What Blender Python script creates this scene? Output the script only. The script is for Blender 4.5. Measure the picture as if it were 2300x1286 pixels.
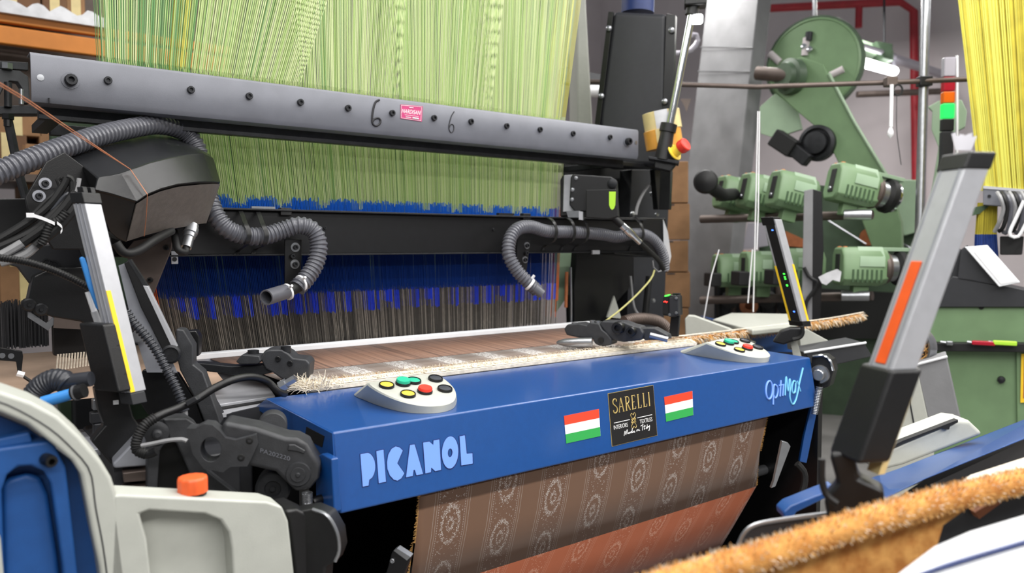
import bpy, bmesh, math, random
from mathutils import Vector as V, Matrix
random.seed(7)
for o in list(bpy.data.objects): bpy.data.objects.remove(o)
S = bpy.context.scene
COL = S.collection
# ------------------------------------------------------------------ camera
F = 1750.0                       # focal length in pixels of the 2300 x 1286 frame
TH = math.atan((643 - 548) / F)  # pitch, downwards
ANG = math.atan(2290 * math.cos(TH) / F)   # heading measured from the loom's long axis (+X)
FH = V((math.cos(ANG), math.sin(ANG), 0)); RT = V((math.sin(ANG), -math.cos(ANG), 0)); UPV = V((0, 0, 1))
FW = FH * math.cos(TH) - UPV * math.sin(TH); UC = FH * math.sin(TH) + UPV * math.cos(TH)
CAM = V((0, 0, 1.45))
cd = bpy.data.cameras.new('camera'); cam = bpy.data.objects.new('camera', cd); COL.objects.link(cam)
cd.sensor_width = 36; cd.lens = F / 2300 * 36; cd.clip_end = 60; cd.clip_start = .05
cam.matrix_world = Matrix(((RT.x, UC.x, -FW.x, CAM.x), (RT.y, UC.y, -FW.y, CAM.y), (RT.z, UC.z, -FW.z, CAM.z), (0, 0, 0, 1)))
cd.dof.use_dof = True; cd.dof.focus_distance = 2.5; cd.dof.aperture_fstop = 2.4
S.camera = cam
# ------------------------------------------------------------------ light
w = bpy.data.worlds.new('world'); S.world = w; w.use_nodes = True
w.node_tree.nodes['Background'].inputs[0].default_value = (.93, .96, 1, 1)
w.node_tree.nodes['Background'].inputs[1].default_value = .26
def tube_row(name, x, y, z, lx, ly, power):
    l = bpy.data.lights.new(name, 'AREA'); l.shape = 'RECTANGLE'; l.size = lx; l.size_y = ly; l.energy = power; l.color = (1, .98, .95)
    o = bpy.data.objects.new(name, l); COL.objects.link(o); o.location = (x, y, z)
tube_row('ceiling_tube_row', 1.8, .4, 3.7, 5.5, .22, 120)
tube_row('ceiling_tube_row', 1.8, 2.05, 3.7, 5.5, .5, 105)
tube_row('ceiling_tube_row', 5.6, 1.2, 3.9, 4.0, .3, 130)
tube_row('ceiling_tube_row', 6.4, 4.4, 3.9, 3.0, .3, 130)
tube_row('ceiling_tube_row', 3.0, 5.2, 3.9, 6.0, .3, 90)
tube_row('ceiling_tube_row', .8, -1.8, 3.4, 6.0, .3, 290)
vs = S.view_settings
vs.view_transform = 'Standard'; vs.look = 'None'; vs.gamma = 1; vs.use_curve_mapping = False; vs.exposure = -0.05
# ------------------------------------------------------------------ projection helpers
def ray(x, y): return FW * F + RT * (x - 1150) - UC * (y - 643)
def at(x, y, Y=None, X=None, Z=None, D=None):
    d = ray(x, y)
    if Y is not None: t = (Y - CAM.y) / d.y
    elif X is not None: t = (X - CAM.x) / d.x
    elif Z is not None: t = (Z - CAM.z) / d.z
    else: t = D / F
    return CAM + d * t
def atp(x, y, p, n):
    d = ray(x, y); return CAM + d * ((p - CAM).dot(n) / d.dot(n))
class Face:
    """an upright working plane: through the point seen at (x, y) at depth D, turned by yaw degrees from facing the viewer; m() lays a traced outline on it"""
    def __init__(s, x, y, D, yaw=0, tilt=0):
        s.p = at(x, y, D=D); d = ray(x, y); d.z = 0; d.normalize()
        a = math.radians(yaw); n = -d
        s.n = V((n.x * math.cos(a) - n.y * math.sin(a), n.x * math.sin(a) + n.y * math.cos(a), 0))
        if tilt: s.n = (s.n * math.cos(math.radians(tilt)) + UPV * math.sin(math.radians(tilt))).normalized()
        s.r = UPV.cross(s.n).normalized(); s.u = s.n.cross(s.r).normalized()
    def m(s, x, y, off=0): return atp(x, y, s.p + s.n * off, s.n)
    def poly(s, pts, off=0): return [s.m(x, y, off) for x, y in pts]
# ------------------------------------------------------------------ materials
def lin(c): return tuple((v / 255 / 12.92 if v <= 10 else ((v / 255 + .055) / 1.055) ** 2.4) for v in c)
MATS = {}
def mat(name, col, rough=.5, metal=0, var=.08, vs_=30, bump=.0, bs=200, emis=0, coat=0, spec=.5, col2=None, alpha=1, trans=0):
    m = bpy.data.materials.new(name); m.use_nodes = True; nt = m.node_tree; b = nt.nodes['Principled BSDF']
    c = lin(col); c2 = lin(col2) if col2 else tuple(min(1, k * (1 - 2.2 * var)) for k in c)
    tc = nt.nodes.new('ShaderNodeTexCoord'); nz = nt.nodes.new('ShaderNodeTexNoise'); nz.inputs['Scale'].default_value = vs_; nz.inputs['Detail'].default_value = 4
    nt.links.new(tc.outputs['Object'], nz.inputs['Vector'])
    rp = nt.nodes.new('ShaderNodeValToRGB'); rp.color_ramp.elements[0].position = .35; rp.color_ramp.elements[1].position = .65
    rp.color_ramp.elements[0].color = (*c2, 1); rp.color_ramp.elements[1].color = (*c, 1)
    nt.links.new(nz.outputs['Fac'], rp.inputs['Fac']); nt.links.new(rp.outputs['Color'], b.inputs['Base Color'])
    b.inputs['Roughness'].default_value = rough; b.inputs['Metallic'].default_value = metal; b.inputs['Specular IOR Level'].default_value = spec
    if coat: b.inputs['Coat Weight'].default_value = coat; b.inputs['Coat Roughness'].default_value = .15
    if bump:
        n2 = nt.nodes.new('ShaderNodeTexNoise'); n2.inputs['Scale'].default_value = bs; n2.inputs['Detail'].default_value = 3
        bp = nt.nodes.new('ShaderNodeBump'); bp.inputs['Strength'].default_value = bump; bp.inputs['Distance'].default_value = .002
        nt.links.new(tc.outputs['Object'], n2.inputs['Vector']); nt.links.new(n2.outputs['Fac'], bp.inputs['Height']); nt.links.new(bp.outputs['Normal'], b.inputs['Normal'])
    if emis: b.inputs['Emission Color'].default_value = (*c, 1); b.inputs['Emission Strength'].default_value = emis
    if trans: b.inputs['Transmission Weight'].default_value = trans
    if alpha < 1: b.inputs['Alpha'].default_value = alpha
    MATS[name] = m; return m
mat('blue_paint', (13, 72, 140), .4, 0, .03, 60, .15, 700, coat=.6)
mat('blue_plastic', (26, 80, 146), .5, 0, .06, 25, .2, 500)
mat('navy', (20, 44, 100), .5)
mat('gray_paint', (112, 114, 122), .42, .1, .05, 12, .15, 500)
mat('black_paint', (15, 15, 17), .36, 0, .12, 40, .1, 400)
mat('black_plastic', (19, 19, 21), .38, 0, .1, 60, .35, 600)
mat('hood_black', (22, 23, 25), .24, 0, .1, 60, .2, 900)
mat('hood_reflected', (108, 101, 95), .5, 0, .08, 60, .4, 600)
mat('rubber', (13, 13, 14), .6)
mat('cast_iron', (60, 61, 64), .5, .25, .12, 30, .25, 420)
mat('dark_steel', (46, 47, 50), .45, .5, .15, 30, .2, 300)
mat('steel', (168, 170, 174), .3, .85, .06, 30)
mat('chrome', (205, 207, 210), .16, 1, .02, 20)
mat('alu', (188, 189, 194), .38, .35, .03, 40)
mat('alu_dark', (160, 162, 170), .4, .35, .04, 40)
mat('white_paint', (238, 240, 244), .4, 0, .02)
mat('offwhite', (184, 186, 178), .42, 0, .03, 20, .15, 400)
mat('panel_gray', (184, 185, 176), .45, 0, .02, 40, .1, 500)
mat('hose_gray', (92, 93, 100), .35, 0, .05, 40)
mat('hose_dark', (52, 54, 60), .35, 0, .06, 40)
mat('green_cord', (192, 212, 142), .7, 0, .0)
mat('green_cord_b', (170, 200, 122), .7, 0, .0)
mat('green_cord_c', (110, 158, 98), .7, 0, .0)
mat('green_cord_d', (214, 224, 170), .7, 0, .0)
mat('yellow_cord', (206, 202, 84), .7, 0, .0)
mat('gold_cord', (196, 180, 48), .7, 0, .12, 8)
mat('blue_sleeve_lit_tip', (34, 108, 214), .4, 0, .0)
mat('blue_sleeve', (14, 52, 126), .4, 0, .0)  # navy carries the beam's painted shade; tip and low sleeves are lit copies
mat('blue_sleeve_lit_low', (40, 70, 220), .4, 0, .0)
mat('heddle', (178, 170, 160), .45, .3, .1, 60)
mat('heddle_dark', (102, 98, 93), .5, .3, .1, 60)
mat('orange_cord', (226, 104, 38), .6)
mat('copper_yarn', (206, 134, 96), .6, 0, .1)
mat('flag_red', (232, 66, 38), .5, 0, 0); mat('flag_white', (240, 240, 244), .5, 0, 0); mat('flag_green', (46, 160, 76), .5, 0, 0)
mat('sign_black', (22, 21, 22), .45, 0, 0); mat('gold', (206, 180, 110), .4, .2, .1, 200); mat('print_white', (236, 236, 236), .5, 0, 0)
mat('letter_blue', (116, 158, 240), .5, 0, 0); mat('letter_edge', (8, 28, 92), .5, 0, 0); mat('letter_cyan', (110, 184, 226), .5, 0, 0)
mat('btn_yellow', (240, 208, 70), .4, 0, 0); mat('btn_green', (38, 176, 140), .4, 0, 0); mat('btn_red', (230, 58, 44), .4, 0, 0); mat('btn_dark', (58, 60, 70), .35, 0, 0)
mat('sticker_yellow', (250, 206, 40), .5, 0, .03); mat('tag_pink', (196, 62, 118), .4, 0, .04); mat('pen', (26, 26, 32), .6)
mat('tool_blue', (58, 138, 214), .4, 0, .03); mat('cap_orange', (236, 98, 44), .45, 0, .06); mat('tag_orange', (240, 92, 22), .5, 0, .05)
mat('bristle', (236, 226, 208), .8, 0, .12, 60); mat('bristle_tan', (214, 164, 96), .8, 0, .12, 60); mat('fleece', (206, 150, 80), .9, 0, .1, 30, 1, 60, col2=(166, 104, 42))
mat('tape_pale', (226, 206, 150), .3, 0, .05, 20, coat=.4); mat('tape_amber', (222, 160, 70), .3, 0, .05, 20, coat=.4)
mat('cardboard', (158, 118, 82), .8, 0, .1, 8); mat('cardboard_b', (120, 86, 60), .8, 0, .1, 8)
mat('rack_orange', (214, 132, 52), .5, 0, .08, 6); mat('film_white', (222, 222, 226), .3, 0, .1, 10)
mat('wall_paint', (206, 197, 199), .8, 0, .03, 2); mat('floor_concrete', (120, 118, 116), .6, 0, .1, 3)
mat('concrete', (132, 132, 134), .85, 0, .08, 5, .3, 60)
mat('red_pipe', (170, 36, 48), .4, 0, .08, 10)
mat('green_paint', (114, 142, 104), .45, 0, .05, 8, .1, 200); mat('green_dark', (72, 92, 70), .5, 0, .1, 8); mat('green_pale', (152, 176, 148), .45, 0, .04, 8)
mat('green_rib', (66, 90, 62), .5); mat('orange_dot', (214, 120, 60), .5)
mat('brown_steel', (104, 92, 86), .45, .5, .1, 10); mat('rust', (176, 104, 62), .7, 0, .1, 20)
mat('dark_gray', (42, 43, 47), .5, 0, .05); mat('clear_plastic', (220, 222, 226), .15, 0, .02, alpha=.45)
mat('lens_red', (170, 26, 46), .2, 0, 0); mat('lens_orange', (236, 110, 24), .2, 0, 0); mat('lens_green', (40, 214, 96), .2, 0, 0, emis=.9); mat('lens_clear', (176, 172, 182), .2, 0, 0)
mat('glow', (255, 255, 255), .5, 0, 0, emis=6); mat('led_green', (60, 240, 60), .5, 0, 0, emis=4); mat('led_blue', (60, 110, 255), .5, 0, 0, emis=5); mat('led_red', (255, 50, 40), .5, 0, 0, emis=1.5)
mat('lime', (176, 226, 60), .5, 0, 0); mat('zip_white', (236, 236, 238), .45, 0, .02); mat('cable_gray', (150, 150, 152), .5); mat('yellow_cable', (190, 186, 120), .5)
mat('paper', (236, 234, 240), .7, 0, .03); mat('brown_mark', (150, 92, 60), .7)
# ------------------------------------------------------------------ mesh builder
WL = {}
class MB:
    def __init__(s): s.v = []; s.f = []; s.uv = None
    def add(s, vs, fs):
        k = len(s.v); s.v += [V(a) for a in vs]; s.f += [tuple(i + k for i in f) for f in fs]; return s
    def prism(s, pts, ext):
        n = len(pts); ext = V(ext)
        return s.add(list(pts) + [V(p) + ext for p in pts], [tuple(range(n)), tuple(range(2 * n - 1, n - 1, -1))] + [(i, (i + 1) % n, n + (i + 1) % n, n + i) for i in range(n)])
    def loft(s, loops, cap=True, closed=True):
        n = len(loops[0]); fs = []; vs = [p for l in loops for p in l]
        for j in range(len(loops) - 1):
            for i in range(n if closed else n - 1):
                k = (i + 1) % n; fs.append((j * n + i, j * n + k, (j + 1) * n + k, (j + 1) * n + i))
        if cap: fs.append(tuple(range(n))); fs.append(tuple((len(loops) - 1) * n + i for i in range(n - 1, -1, -1)))
        return s.add(vs, fs)
    def box(s, c, sx, sy, sz):
        return s.obox(V(c), V((sx / 2, 0, 0)), V((0, sy / 2, 0)), V((0, 0, sz / 2)))
    def obox(s, c, a, b, d):
        vs = [c + a * i + b * j + d * k for i in (-1, 1) for j in (-1, 1) for k in (-1, 1)]
        return s.add(vs, [(0, 1, 3, 2), (4, 6, 7, 5), (0, 4, 5, 1), (2, 3, 7, 6), (0, 2, 6, 4), (1, 5, 7, 3)])
    def tube(s, path, r, n=10, cap=True, sq=None):
        path = [V(p) for p in path]; rs = r if isinstance(r, (list, tuple)) else [r] * len(path)
        t0 = (path[1] - path[0]).normalized(); a = UPV if abs(t0.z) < .9 else V((1, 0, 0)); nx = t0.cross(a).normalized(); loops = []
        for i, p in enumerate(path):
            t = (path[min(i + 1, len(path) - 1)] - path[max(i - 1, 0)])
            t = t.normalized() if t.length > 1e-9 else t0
            nx = (nx - t * nx.dot(t)).normalized(); ny = t.cross(nx)
            loops.append([p + (nx * math.cos(2 * math.pi * k / n) + ny * math.sin(2 * math.pi * k / n)) * rs[i] for k in range(n)])
        return s.loft(loops, cap)
    def lathe(s, o, ax, prof, n=20):
        ax = V(ax).normalized(); a = UPV if abs(ax.z) < .9 else V((1, 0, 0)); e1 = ax.cross(a).normalized(); e2 = ax.cross(e1)
        return s.loft([[V(o) + ax * h + (e1 * math.cos(2 * math.pi * k / n) + e2 * math.sin(2 * math.pi * k / n)) * max(r, 1e-5) for k in range(n)] for r, h in prof], True)
    def ribbon(s, path, wv, th):
        """a bent flat strip: path of centre points, wv width vector, th thickness vector per point (constant)"""
        wv = V(wv); th = V(th)
        return s.loft([[p - wv / 2, p + wv / 2, p + wv / 2 + th, p - wv / 2 + th] for p in path])
    def build(s, name, m, parent=None, bev=0, seg=2, sharp=38, recalc=True, uvs=None):
        me = bpy.data.meshes.new(name)
        lo = V((min(p.x for p in s.v), min(p.y for p in s.v), min(p.z for p in s.v))); hi = V((max(p.x for p in s.v), max(p.y for p in s.v), max(p.z for p in s.v)))
        base = V(((lo.x + hi.x) / 2, (lo.y + hi.y) / 2, lo.z))
        me.from_pydata([p - base for p in s.v], [], s.f)
        if recalc:
            bm = bmesh.new(); bm.from_mesh(me); bmesh.ops.recalc_face_normals(bm, faces=bm.faces); bm.to_mesh(me); bm.free()
        for ml in (m if isinstance(m, list) else [m]): me.materials.append(MATS[ml])
        me.polygons.foreach_set('use_smooth', [True] * len(me.polygons))
        me.set_sharp_from_angle(angle=math.radians(sharp))
        o = bpy.data.objects.new(name, me); COL.objects.link(o)
        if parent: o.parent = parent; o.location = base - WL[parent]
        else: o.location = base
        WL[o] = base.copy()
        if bev:
            b = o.modifiers.new('bevel', 'BEVEL'); b.width = bev; b.segments = seg; b.limit_method = 'ANGLE'; b.angle_limit = math.radians(40); b.harden_normals = True
        return o
ROOTS = []
def thing(name, label, cat, group=None):
    o = bpy.data.objects.new(name, None); o.empty_display_size = .05; COL.objects.link(o); WL[o] = V((0, 0, 0)); ROOTS.append(o)
    return tag(o, label, cat, group)
def tag(o, label, cat, group=None, kind=None):
    o['label'] = label; o['category'] = cat
    if group: o['group'] = group
    if kind: o['kind'] = kind
    return o
def struct(o): o['kind'] = 'structure'; return o
def part(parent, name, m, pts, ext, bev=0, seg=2): return MB().prism(pts, ext).build(name, m, parent, bev, seg)
def copy_tree(o, off, parent=None):
    c = o.copy(); COL.objects.link(c); c.parent = parent
    if parent is None:
        if o.type == 'EMPTY':
            WL[c] = WL[o].copy(); ROOTS.append(c)
            c['_off'] = list(off)
        else: c.location = o.location + V(off); WL[c] = WL[o] + V(off)
    for ch in [k for k in KIDS(o)]: copy_tree(ch, off, c)
    return c
def KIDS(o): return [k for k in bpy.data.objects if k.parent == o]
SCREW = {}
def screw(parent, p, ax, r, h, m='dark_steel', name='bolt', n=12):
    ax = V(ax).normalized(); key = (round(r, 5), round(h, 5), m, tuple(round(k, 3) for k in ax))
    if key in SCREW:
        o = bpy.data.objects.new(name, SCREW[key]); COL.objects.link(o)
    else:
        b = MB().lathe(V((0, 0, 0)), ax, [(r, 0), (r, h * .85), (r * .88, h), (r * .5, h), (r * .48, h * .45), (0, h * .45)], n)
        o = b.build(name, m); me = o.data; off = WL[o]
        me.transform(Matrix.Translation(off)); SCREW[key] = me
    WL[o] = V(p)
    if parent: o.parent = parent; o.location = V(p) - WL[parent]
    else: o.location = V(p)
    return o
def spline(pts, step):
    """Catmull-Rom through pts, resampled every step metres"""
    pts = [V(p) for p in pts]; P = [pts[0] * 2 - pts[1]] + pts + [pts[-1] * 2 - pts[-2]]; dense = []
    for i in range(1, len(P) - 2):
        for k in range(16):
            t = k / 16; a, b, c, d = P[i - 1], P[i], P[i + 1], P[i + 2]
            dense.append(.5 * ((2 * b) + (c - a) * t + (2 * a - 5 * b + 4 * c - d) * t * t + (3 * b - a - 3 * c + d) * t ** 3))
    dense.append(pts[-1]); out = [dense[0]]; acc = 0
    for i in range(1, len(dense)):
        a = dense[i - 1]; L = (dense[i] - a).length; pos = step - acc
        while pos <= L and L > 0:
            out.append(a.lerp(dense[i], pos / L)); pos += step
        acc = (acc + L) % step if L > 0 else acc
    if (out[-1] - dense[-1]).length > step * .3: out.append(dense[-1])
    return out
def corrugated(pts, r, pitch, depth=.14, n=14):
    p = spline(pts, pitch / 4); pat = [1, 1, 1 - depth, 1 - depth]
    return MB().tube(p, [r * pat[i % 4] for i in range(len(p))], n)
def pxs(fn, pts): return [fn(*p) for p in pts]
def oval(cx, cy, rx, ry, n=20, sk=0, a0=0, a1=360): return [(cx + rx * math.cos(math.radians(a0 + (a1 - a0) * k / n)), cy + ry * math.sin(math.radians(a0 + (a1 - a0) * k / n)) + sk * rx * math.cos(math.radians(a0 + (a1 - a0) * k / n))) for k in range(n)]
def quad(q, u, v):
    (x0, y0), (x1, y1), (x2, y2), (x3, y3) = q     # tl tr br bl
    return (x0 * (1 - u) * (1 - v) + x1 * u * (1 - v) + x2 * u * v + x3 * (1 - u) * v, y0 * (1 - u) * (1 - v) + y1 * u * (1 - v) + y2 * u * v + y3 * (1 - u) * v)
def text_mesh(txt, q, fn, name, m, parent, ext):
    """flat lettering laid into the quad q (corners tl tr br bl in photo pixels) on the surface given by fn"""
    cu = bpy.data.curves.new(name, 'FONT'); cu.body = txt; to = bpy.data.objects.new(name, cu); COL.objects.link(to)
    bpy.context.view_layer.update(); me = bpy.data.meshes.new_from_object(to.evaluated_get(bpy.context.evaluated_depsgraph_get()))
    xs = [v.co.x for v in me.vertices]; ys = [v.co.y for v in me.vertices]; x0, x1, y0, y1 = min(xs), max(xs), min(ys), max(ys)
    b = MB(); vs_ = []
    for v in me.vertices: vs_.append(fn(*quad(q, (v.co.x - x0) / (x1 - x0), (y1 - v.co.y) / (y1 - y0))))
    b.add(vs_, [tuple(p.vertices) for p in me.polygons])
    bpy.data.objects.remove(to); bpy.data.curves.remove(cu); bpy.data.meshes.remove(me)
    return b.build(name, m, parent, recalc=False)
# ================================================================== the room
struct(MB().box((4, 2, -.02), 20, 22, .04).build('floor', 'floor_concrete'))
struct(MB().box((9.6, 2, 3), .2, 22, 6).build('wall_right', 'wall_paint'))
struct(MB().box((3, 10, 3), 14, .2, 6).build('wall_back', 'wall_paint'))
# leaning gantry legs (grey painted supports of the jacquard gantry)
def leg(name, tl, tr, bl, br, D, depth_dir, depth, m, label):
    f = Face((tl[0] + br[0]) / 2, 350, D, 0); q = f.poly([tl, tr, br, bl])
    t = thing(name, label, 'gantry leg')
    MB().prism(q, depth_dir * depth).build('leg_column', m, t, .012)
    return t, q
t = thing('gantry_leg', 'grey concrete coloured leaning leg right of the black post', 'gantry leg')
lo_ = []
for (xl, xm, xr, y) in ((1592, 1712, 1742, -80), (1476, 1592, 1622, 1000)):
    L_, M_, R_ = at(xl, y, D=6.95), at(xm, y, D=6.5), at(xr, y, D=6.62); R_.z = L_.z = M_.z
    lo_.append([L_, M_, R_, L_ + R_ - M_])
MB().loft(lo_).build('leg_column', 'concrete', t, .012)
for yy in (106, 160):
    k_ = 1 - (yy + 80) / 1080; MB().tube([at(1476 + 116 * k_, yy, D=6.94), at(1592 + 120 * k_, yy + 1, D=6.49)], .005, 5).build('casting_seam', 'dark_gray', t)
t, q = leg('gantry_leg', (1296, -80), (1312, -80), (1296, 400), (1338, 400), 5.0, V((.5, .86, 0)), .25, 'panel_gray', 'pale grey leaning leg between the harness and the black post')
# ================================================================== loom: front cover
fp_p = V((1.8, 1.80, .981)); fp_n = V((0, -1, 0)); fp_n = V((0, -(.981 - .784), -.04 * -1)).normalized()
fp_n = V((0, -.197, .04)).normalized()
def cv(x, y, off=.0012): return atp(x, y, fp_p + fp_n * off, fp_n)
XL, XR = .813, 2.937
cover = thing('front_beam_cover', 'blue painted front beam cover with lettering, flags and black sign', 'machine cover')
prof = [(2.31, .945), (2.272, .992), (1.80, .981), (1.76, .784), (1.79, .782), (1.825, .945), (2.25, .94)]
MB().prism([V((XL, y, z)) for y, z in prof], (XR - XL, 0, 0)).build('cover_sheet', 'blue_paint', cover, .006, 3)
fe = lambda x, y, X=XL - .004: at(x, y, X=X)
ep = part(cover, 'end_plate', 'blue_paint', pxs(fe, [(573, 915), (597, 896), (746, 973), (757, 1153), (735, 1128), (722, 1045), (705, 1018), (650, 968)]), (.004, 0, 0))
part(cover, 'slot', 'rubber', [at(x, y, X=XL - .0055) for x, y in [(688, 958), (728, 979), (723, 1003), (684, 984)]], (.004, 0, 0))
ep2 = part(cover, 'end_bracket', 'blue_paint', [at(x, y, X=XL - .03) for x, y in [(708, 1026), (722, 1018), (744, 1030), (750, 1150), (709, 1140)]], (.02, 0, 0), .004)
for x, y in ((717, 1049), (722, 1121)): screw(cover, at(x, y, X=XL - .03), (-1, -.3, 0), .013, .03, 'black_paint')
MB().box((XR - .01, 2.03, .88), .02, .46, .18).build('end_plate', 'blue_paint', cover)
# lettering PICANOL
def c8(pts): return [(800 + x / 8.214, 960 + y / 8.214) for x, y in pts]
LET = {'P': [(75, 490), (215, 462), (260, 485), (300, 530), (335, 610), (347, 700), (345, 770), (325, 850), (290, 920), (235, 960), (225, 1065), (120, 1085)],
 'I': [(370, 432), (500, 405), (545, 995), (415, 1020)],
 'C': [(855, 420), (800, 365), (725, 345), (650, 390), (590, 500), (567, 640), (575, 760), (620, 880), (690, 955), (760, 975), (830, 930), (885, 840), (755, 655)],
 'A': [(990, 320), (1075, 308), (1230, 850), (1110, 875), (1080, 775), (1055, 775), (1040, 890), (918, 912)],
 'N': [(1232, 275), (1345, 255), (1420, 320), (1425, 235), (1530, 215), (1562, 775), (1455, 800), (1380, 730), (1375, 820), (1275, 840)],
 'L': [(1905, 160), (2000, 140), (2035, 480), (2140, 470), (2145, 660), (1938, 695)]}
def grow(p, d):
    n = len(p); out = []; area = sum(p[i][0] * p[(i + 1) % n][1] - p[(i + 1) % n][0] * p[i][1] for i in range(n)); sg = 1 if area > 0 else -1
    for i in range(n):
        a, b, c = V(p[i - 1]), V(p[i]), V(p[(i + 1) % n]); e1 = (b - a).normalized(); e2 = (c - b).normalized()
        n1 = V((e1.y, -e1.x)) * sg; n2 = V((e2.y, -e2.x)) * sg; k = (n1 + n2); k = k / max(.5, k.dot(n1)) if k.length > 1e-6 else n1
        q = b + k * d; out.append((q.x, q.y))
    return out
for ch, pl in LET.items():
    o = part(cover, 'letter', 'letter_blue', [cv(x, y, .0008) for x, y in c8(pl)], fp_n * .0012)
    part(o, 'letter_outline', 'letter_edge', [cv(x, y, .0002) for x, y in c8(grow(pl, 13))], fp_n * .0008)
def ringmesh(o1, o2, fn, off, th):
    a = [fn(x, y, off) for x, y in o1]; b = [fn(x, y, off) for x, y in o2]; n = len(a)
    return MB().loft([a, [p + fp_n * th for p in a], [p + fp_n * th for p in b], b, a], False)
o = ringmesh(c8(oval(1730, 455, 150, 296, 28, -.12)), c8(oval(1730, 462, 44, 80, 28, -.12)), cv, .0008, .0012).build('letter', 'letter_blue', cover)
ringmesh(c8(oval(1732, 460, 164, 310, 28, -.12)), c8(oval(1730, 462, 30, 66, 28, -.12)), cv, .0002, .0008).build('letter_outline', 'letter_edge', o)
# lettering OptiMax
def co(pts): return [(1700 + x / 10.72, 800 + y / 10.72) for x, y in pts]
def stroke(pts, r, m, name='letter', parent=cover, fn=cv, sm=True):
    w_ = [fn(x, y) for x, y in pts]; w_ = spline(w_, .004) if sm and len(w_) > 2 else w_
    return MB().tube(w_, r, 6).build(name, m, parent)
stroke(co(oval(295, 810, 78, 215, 24, -.2) + [oval(295, 810, 78, 215, 24, -.2)[0]]), .0042, 'letter_blue')
stroke(co([(390, 1160), (405, 720), (455, 695), (498, 745), (503, 850), (480, 950), (440, 1000), (405, 950)]), .0038, 'letter_blue')
o = stroke(co([(578, 575), (555, 965)]), .0038, 'letter_blue'); stroke(co([(530, 702), (610, 684)]), .003, 'letter_blue', 'crossbar', o)
stroke(co([(640, 665), (618, 950)]), .0038, 'letter_blue')
stroke(co([(675, 940), (705, 495), (745, 830), (788, 550), (812, 690), (792, 860), (800, 1020), (860, 1150), (930, 1060), (985, 850), (1020, 650), (1110, 272)]), .0038, 'letter_cyan')
stroke(co([(935, 612), (890, 592), (850, 700), (845, 820), (875, 885), (912, 830), (935, 620), (925, 868)]), .0036, 'letter_cyan')
stroke(co([(970, 592), (1050, 840)]), .0036, 'letter_cyan')
# flags and sign
def c3(pts): return [(1230 + x / 3.833, 850 + y / 3.833) for x, y in pts]
for q in (c3([(140, 320), (440, 260), (455, 493), (160, 557)]), c3([(1003, 157), (1245, 105), (1253, 313), (1020, 370)])):
    fs = part(cover, 'flag_sticker', 'flag_white', [cv(x, y, .0004) for x, y in q], fp_n * .0008)
    for k, m in enumerate(('flag_red', 'flag_white', 'flag_green')):
        part(fs, 'stripe', m, [cv(*quad(q, u, v), .0012) for u, v in ((0, k / 3), (1, k / 3), (1, (k + 1) / 3), (0, (k + 1) / 3))], fp_n * .0006)
q = c3([(520, 130), (905, 58), (940, 485), (555, 580)])
sign = part(cover, 'sign_plate', 'sign_black', [cv(x, y, .0004) for x, y in q], fp_n * .002)
sign['label'] = 'black square sign reading SARELLI interiors textiles'
part(sign, 'sign_rim', 'gold', [cv(*quad(q, u, v), .0003) for u, v in ((-.008, -.008), (1.008, -.008), (1.008, 1.008), (-.008, 1.008))], fp_n * .001)
def sg(u, v, off=.0026): return cv(*quad(q, u, v), off)
# serif capitals as thick and thin strokes, in a box 0..1
GL = {'S': [([(.82, .2), (.78, .05), (.45, 0), (.15, .12), (.15, .32), (.5, .48), (.85, .66), (.85, .88), (.5, 1), (.18, .95), (.12, .78)], 1)],
 'A': [([(.08, 1), (.47, 0)], .5), ([(.5, 0), (.88, 1)], 1.2), ([(.22, .64), (.72, .64)], .5), ([(-.02, 1), (.22, 1)], .4), ([(.72, 1), (1.02, 1)], .4)],
 'R': [([(.25, 0), (.25, 1)], 1.2), ([(.25, .02), (.6, .02), (.8, .14), (.8, .34), (.6, .48), (.25, .49)], .8), ([(.45, .5), (.9, 1)], 1.1), ([(.08, 1), (.42, 1)], .4), ([(.08, 0), (.3, 0)], .4)],
 'E': [([(.25, 0), (.25, 1)], 1.2), ([(.1, .01), (.82, .01), (.84, .16)], .5), ([(.25, .48), (.66, .48)], .5), ([(.1, .99), (.84, .99), (.88, .82)], .5)],
 'L': [([(.28, 0), (.28, 1)], 1.2), ([(.1, .99), (.84, .99), (.88, .8)], .5), ([(.1, 0), (.46, 0)], .4)],
 'I': [([(.5, 0), (.5, 1)], 1.2), ([(.28, 0), (.72, 0)], .4), ([(.28, 1), (.72, 1)], .4)]}
ws = [.9, 1, 1, .92, .86, .86, .5]; tot = sum(ws); u0 = .07
for ch, wd in zip('SARELLI', ws):
    b = MB()
    for pts, k in GL[ch]:
        b.tube([sg(u0 + (.86 * wd / tot) * (.06 + .86 * x), .12 + .27 * y) for x, y in pts] if len(pts) < 4 else spline([sg(u0 + (.86 * wd / tot) * (.06 + .86 * x), .12 + .27 * y) for x, y in pts], .003), .0021 * k, 5)
    b.build('letter', 'gold', sign); u0 += .86 * wd / tot
for (u, v), (u2, v2) in (((.08, .575), (.43, .575)), ((.6, .575), (.93, .575))): MB().tube([sg(u, v), sg(u2, v2)], .0012, 5).build('rule_line', 'print_white', sign)
text_mesh('INTERIORS', [quad(q, u, v) for u, v in ((.07, .62), (.38, .62), (.38, .7), (.07, .7))], lambda x, y: cv(x, y, .0027), 'letters', 'print_white', sign, 0)
text_mesh('TEXTILES', [quad(q, u, v) for u, v in ((.65, .62), (.93, .62), (.93, .7), (.65, .7))], lambda x, y: cv(x, y, .0027), 'letters', 'print_white', sign, 0)
b = MB()
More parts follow.
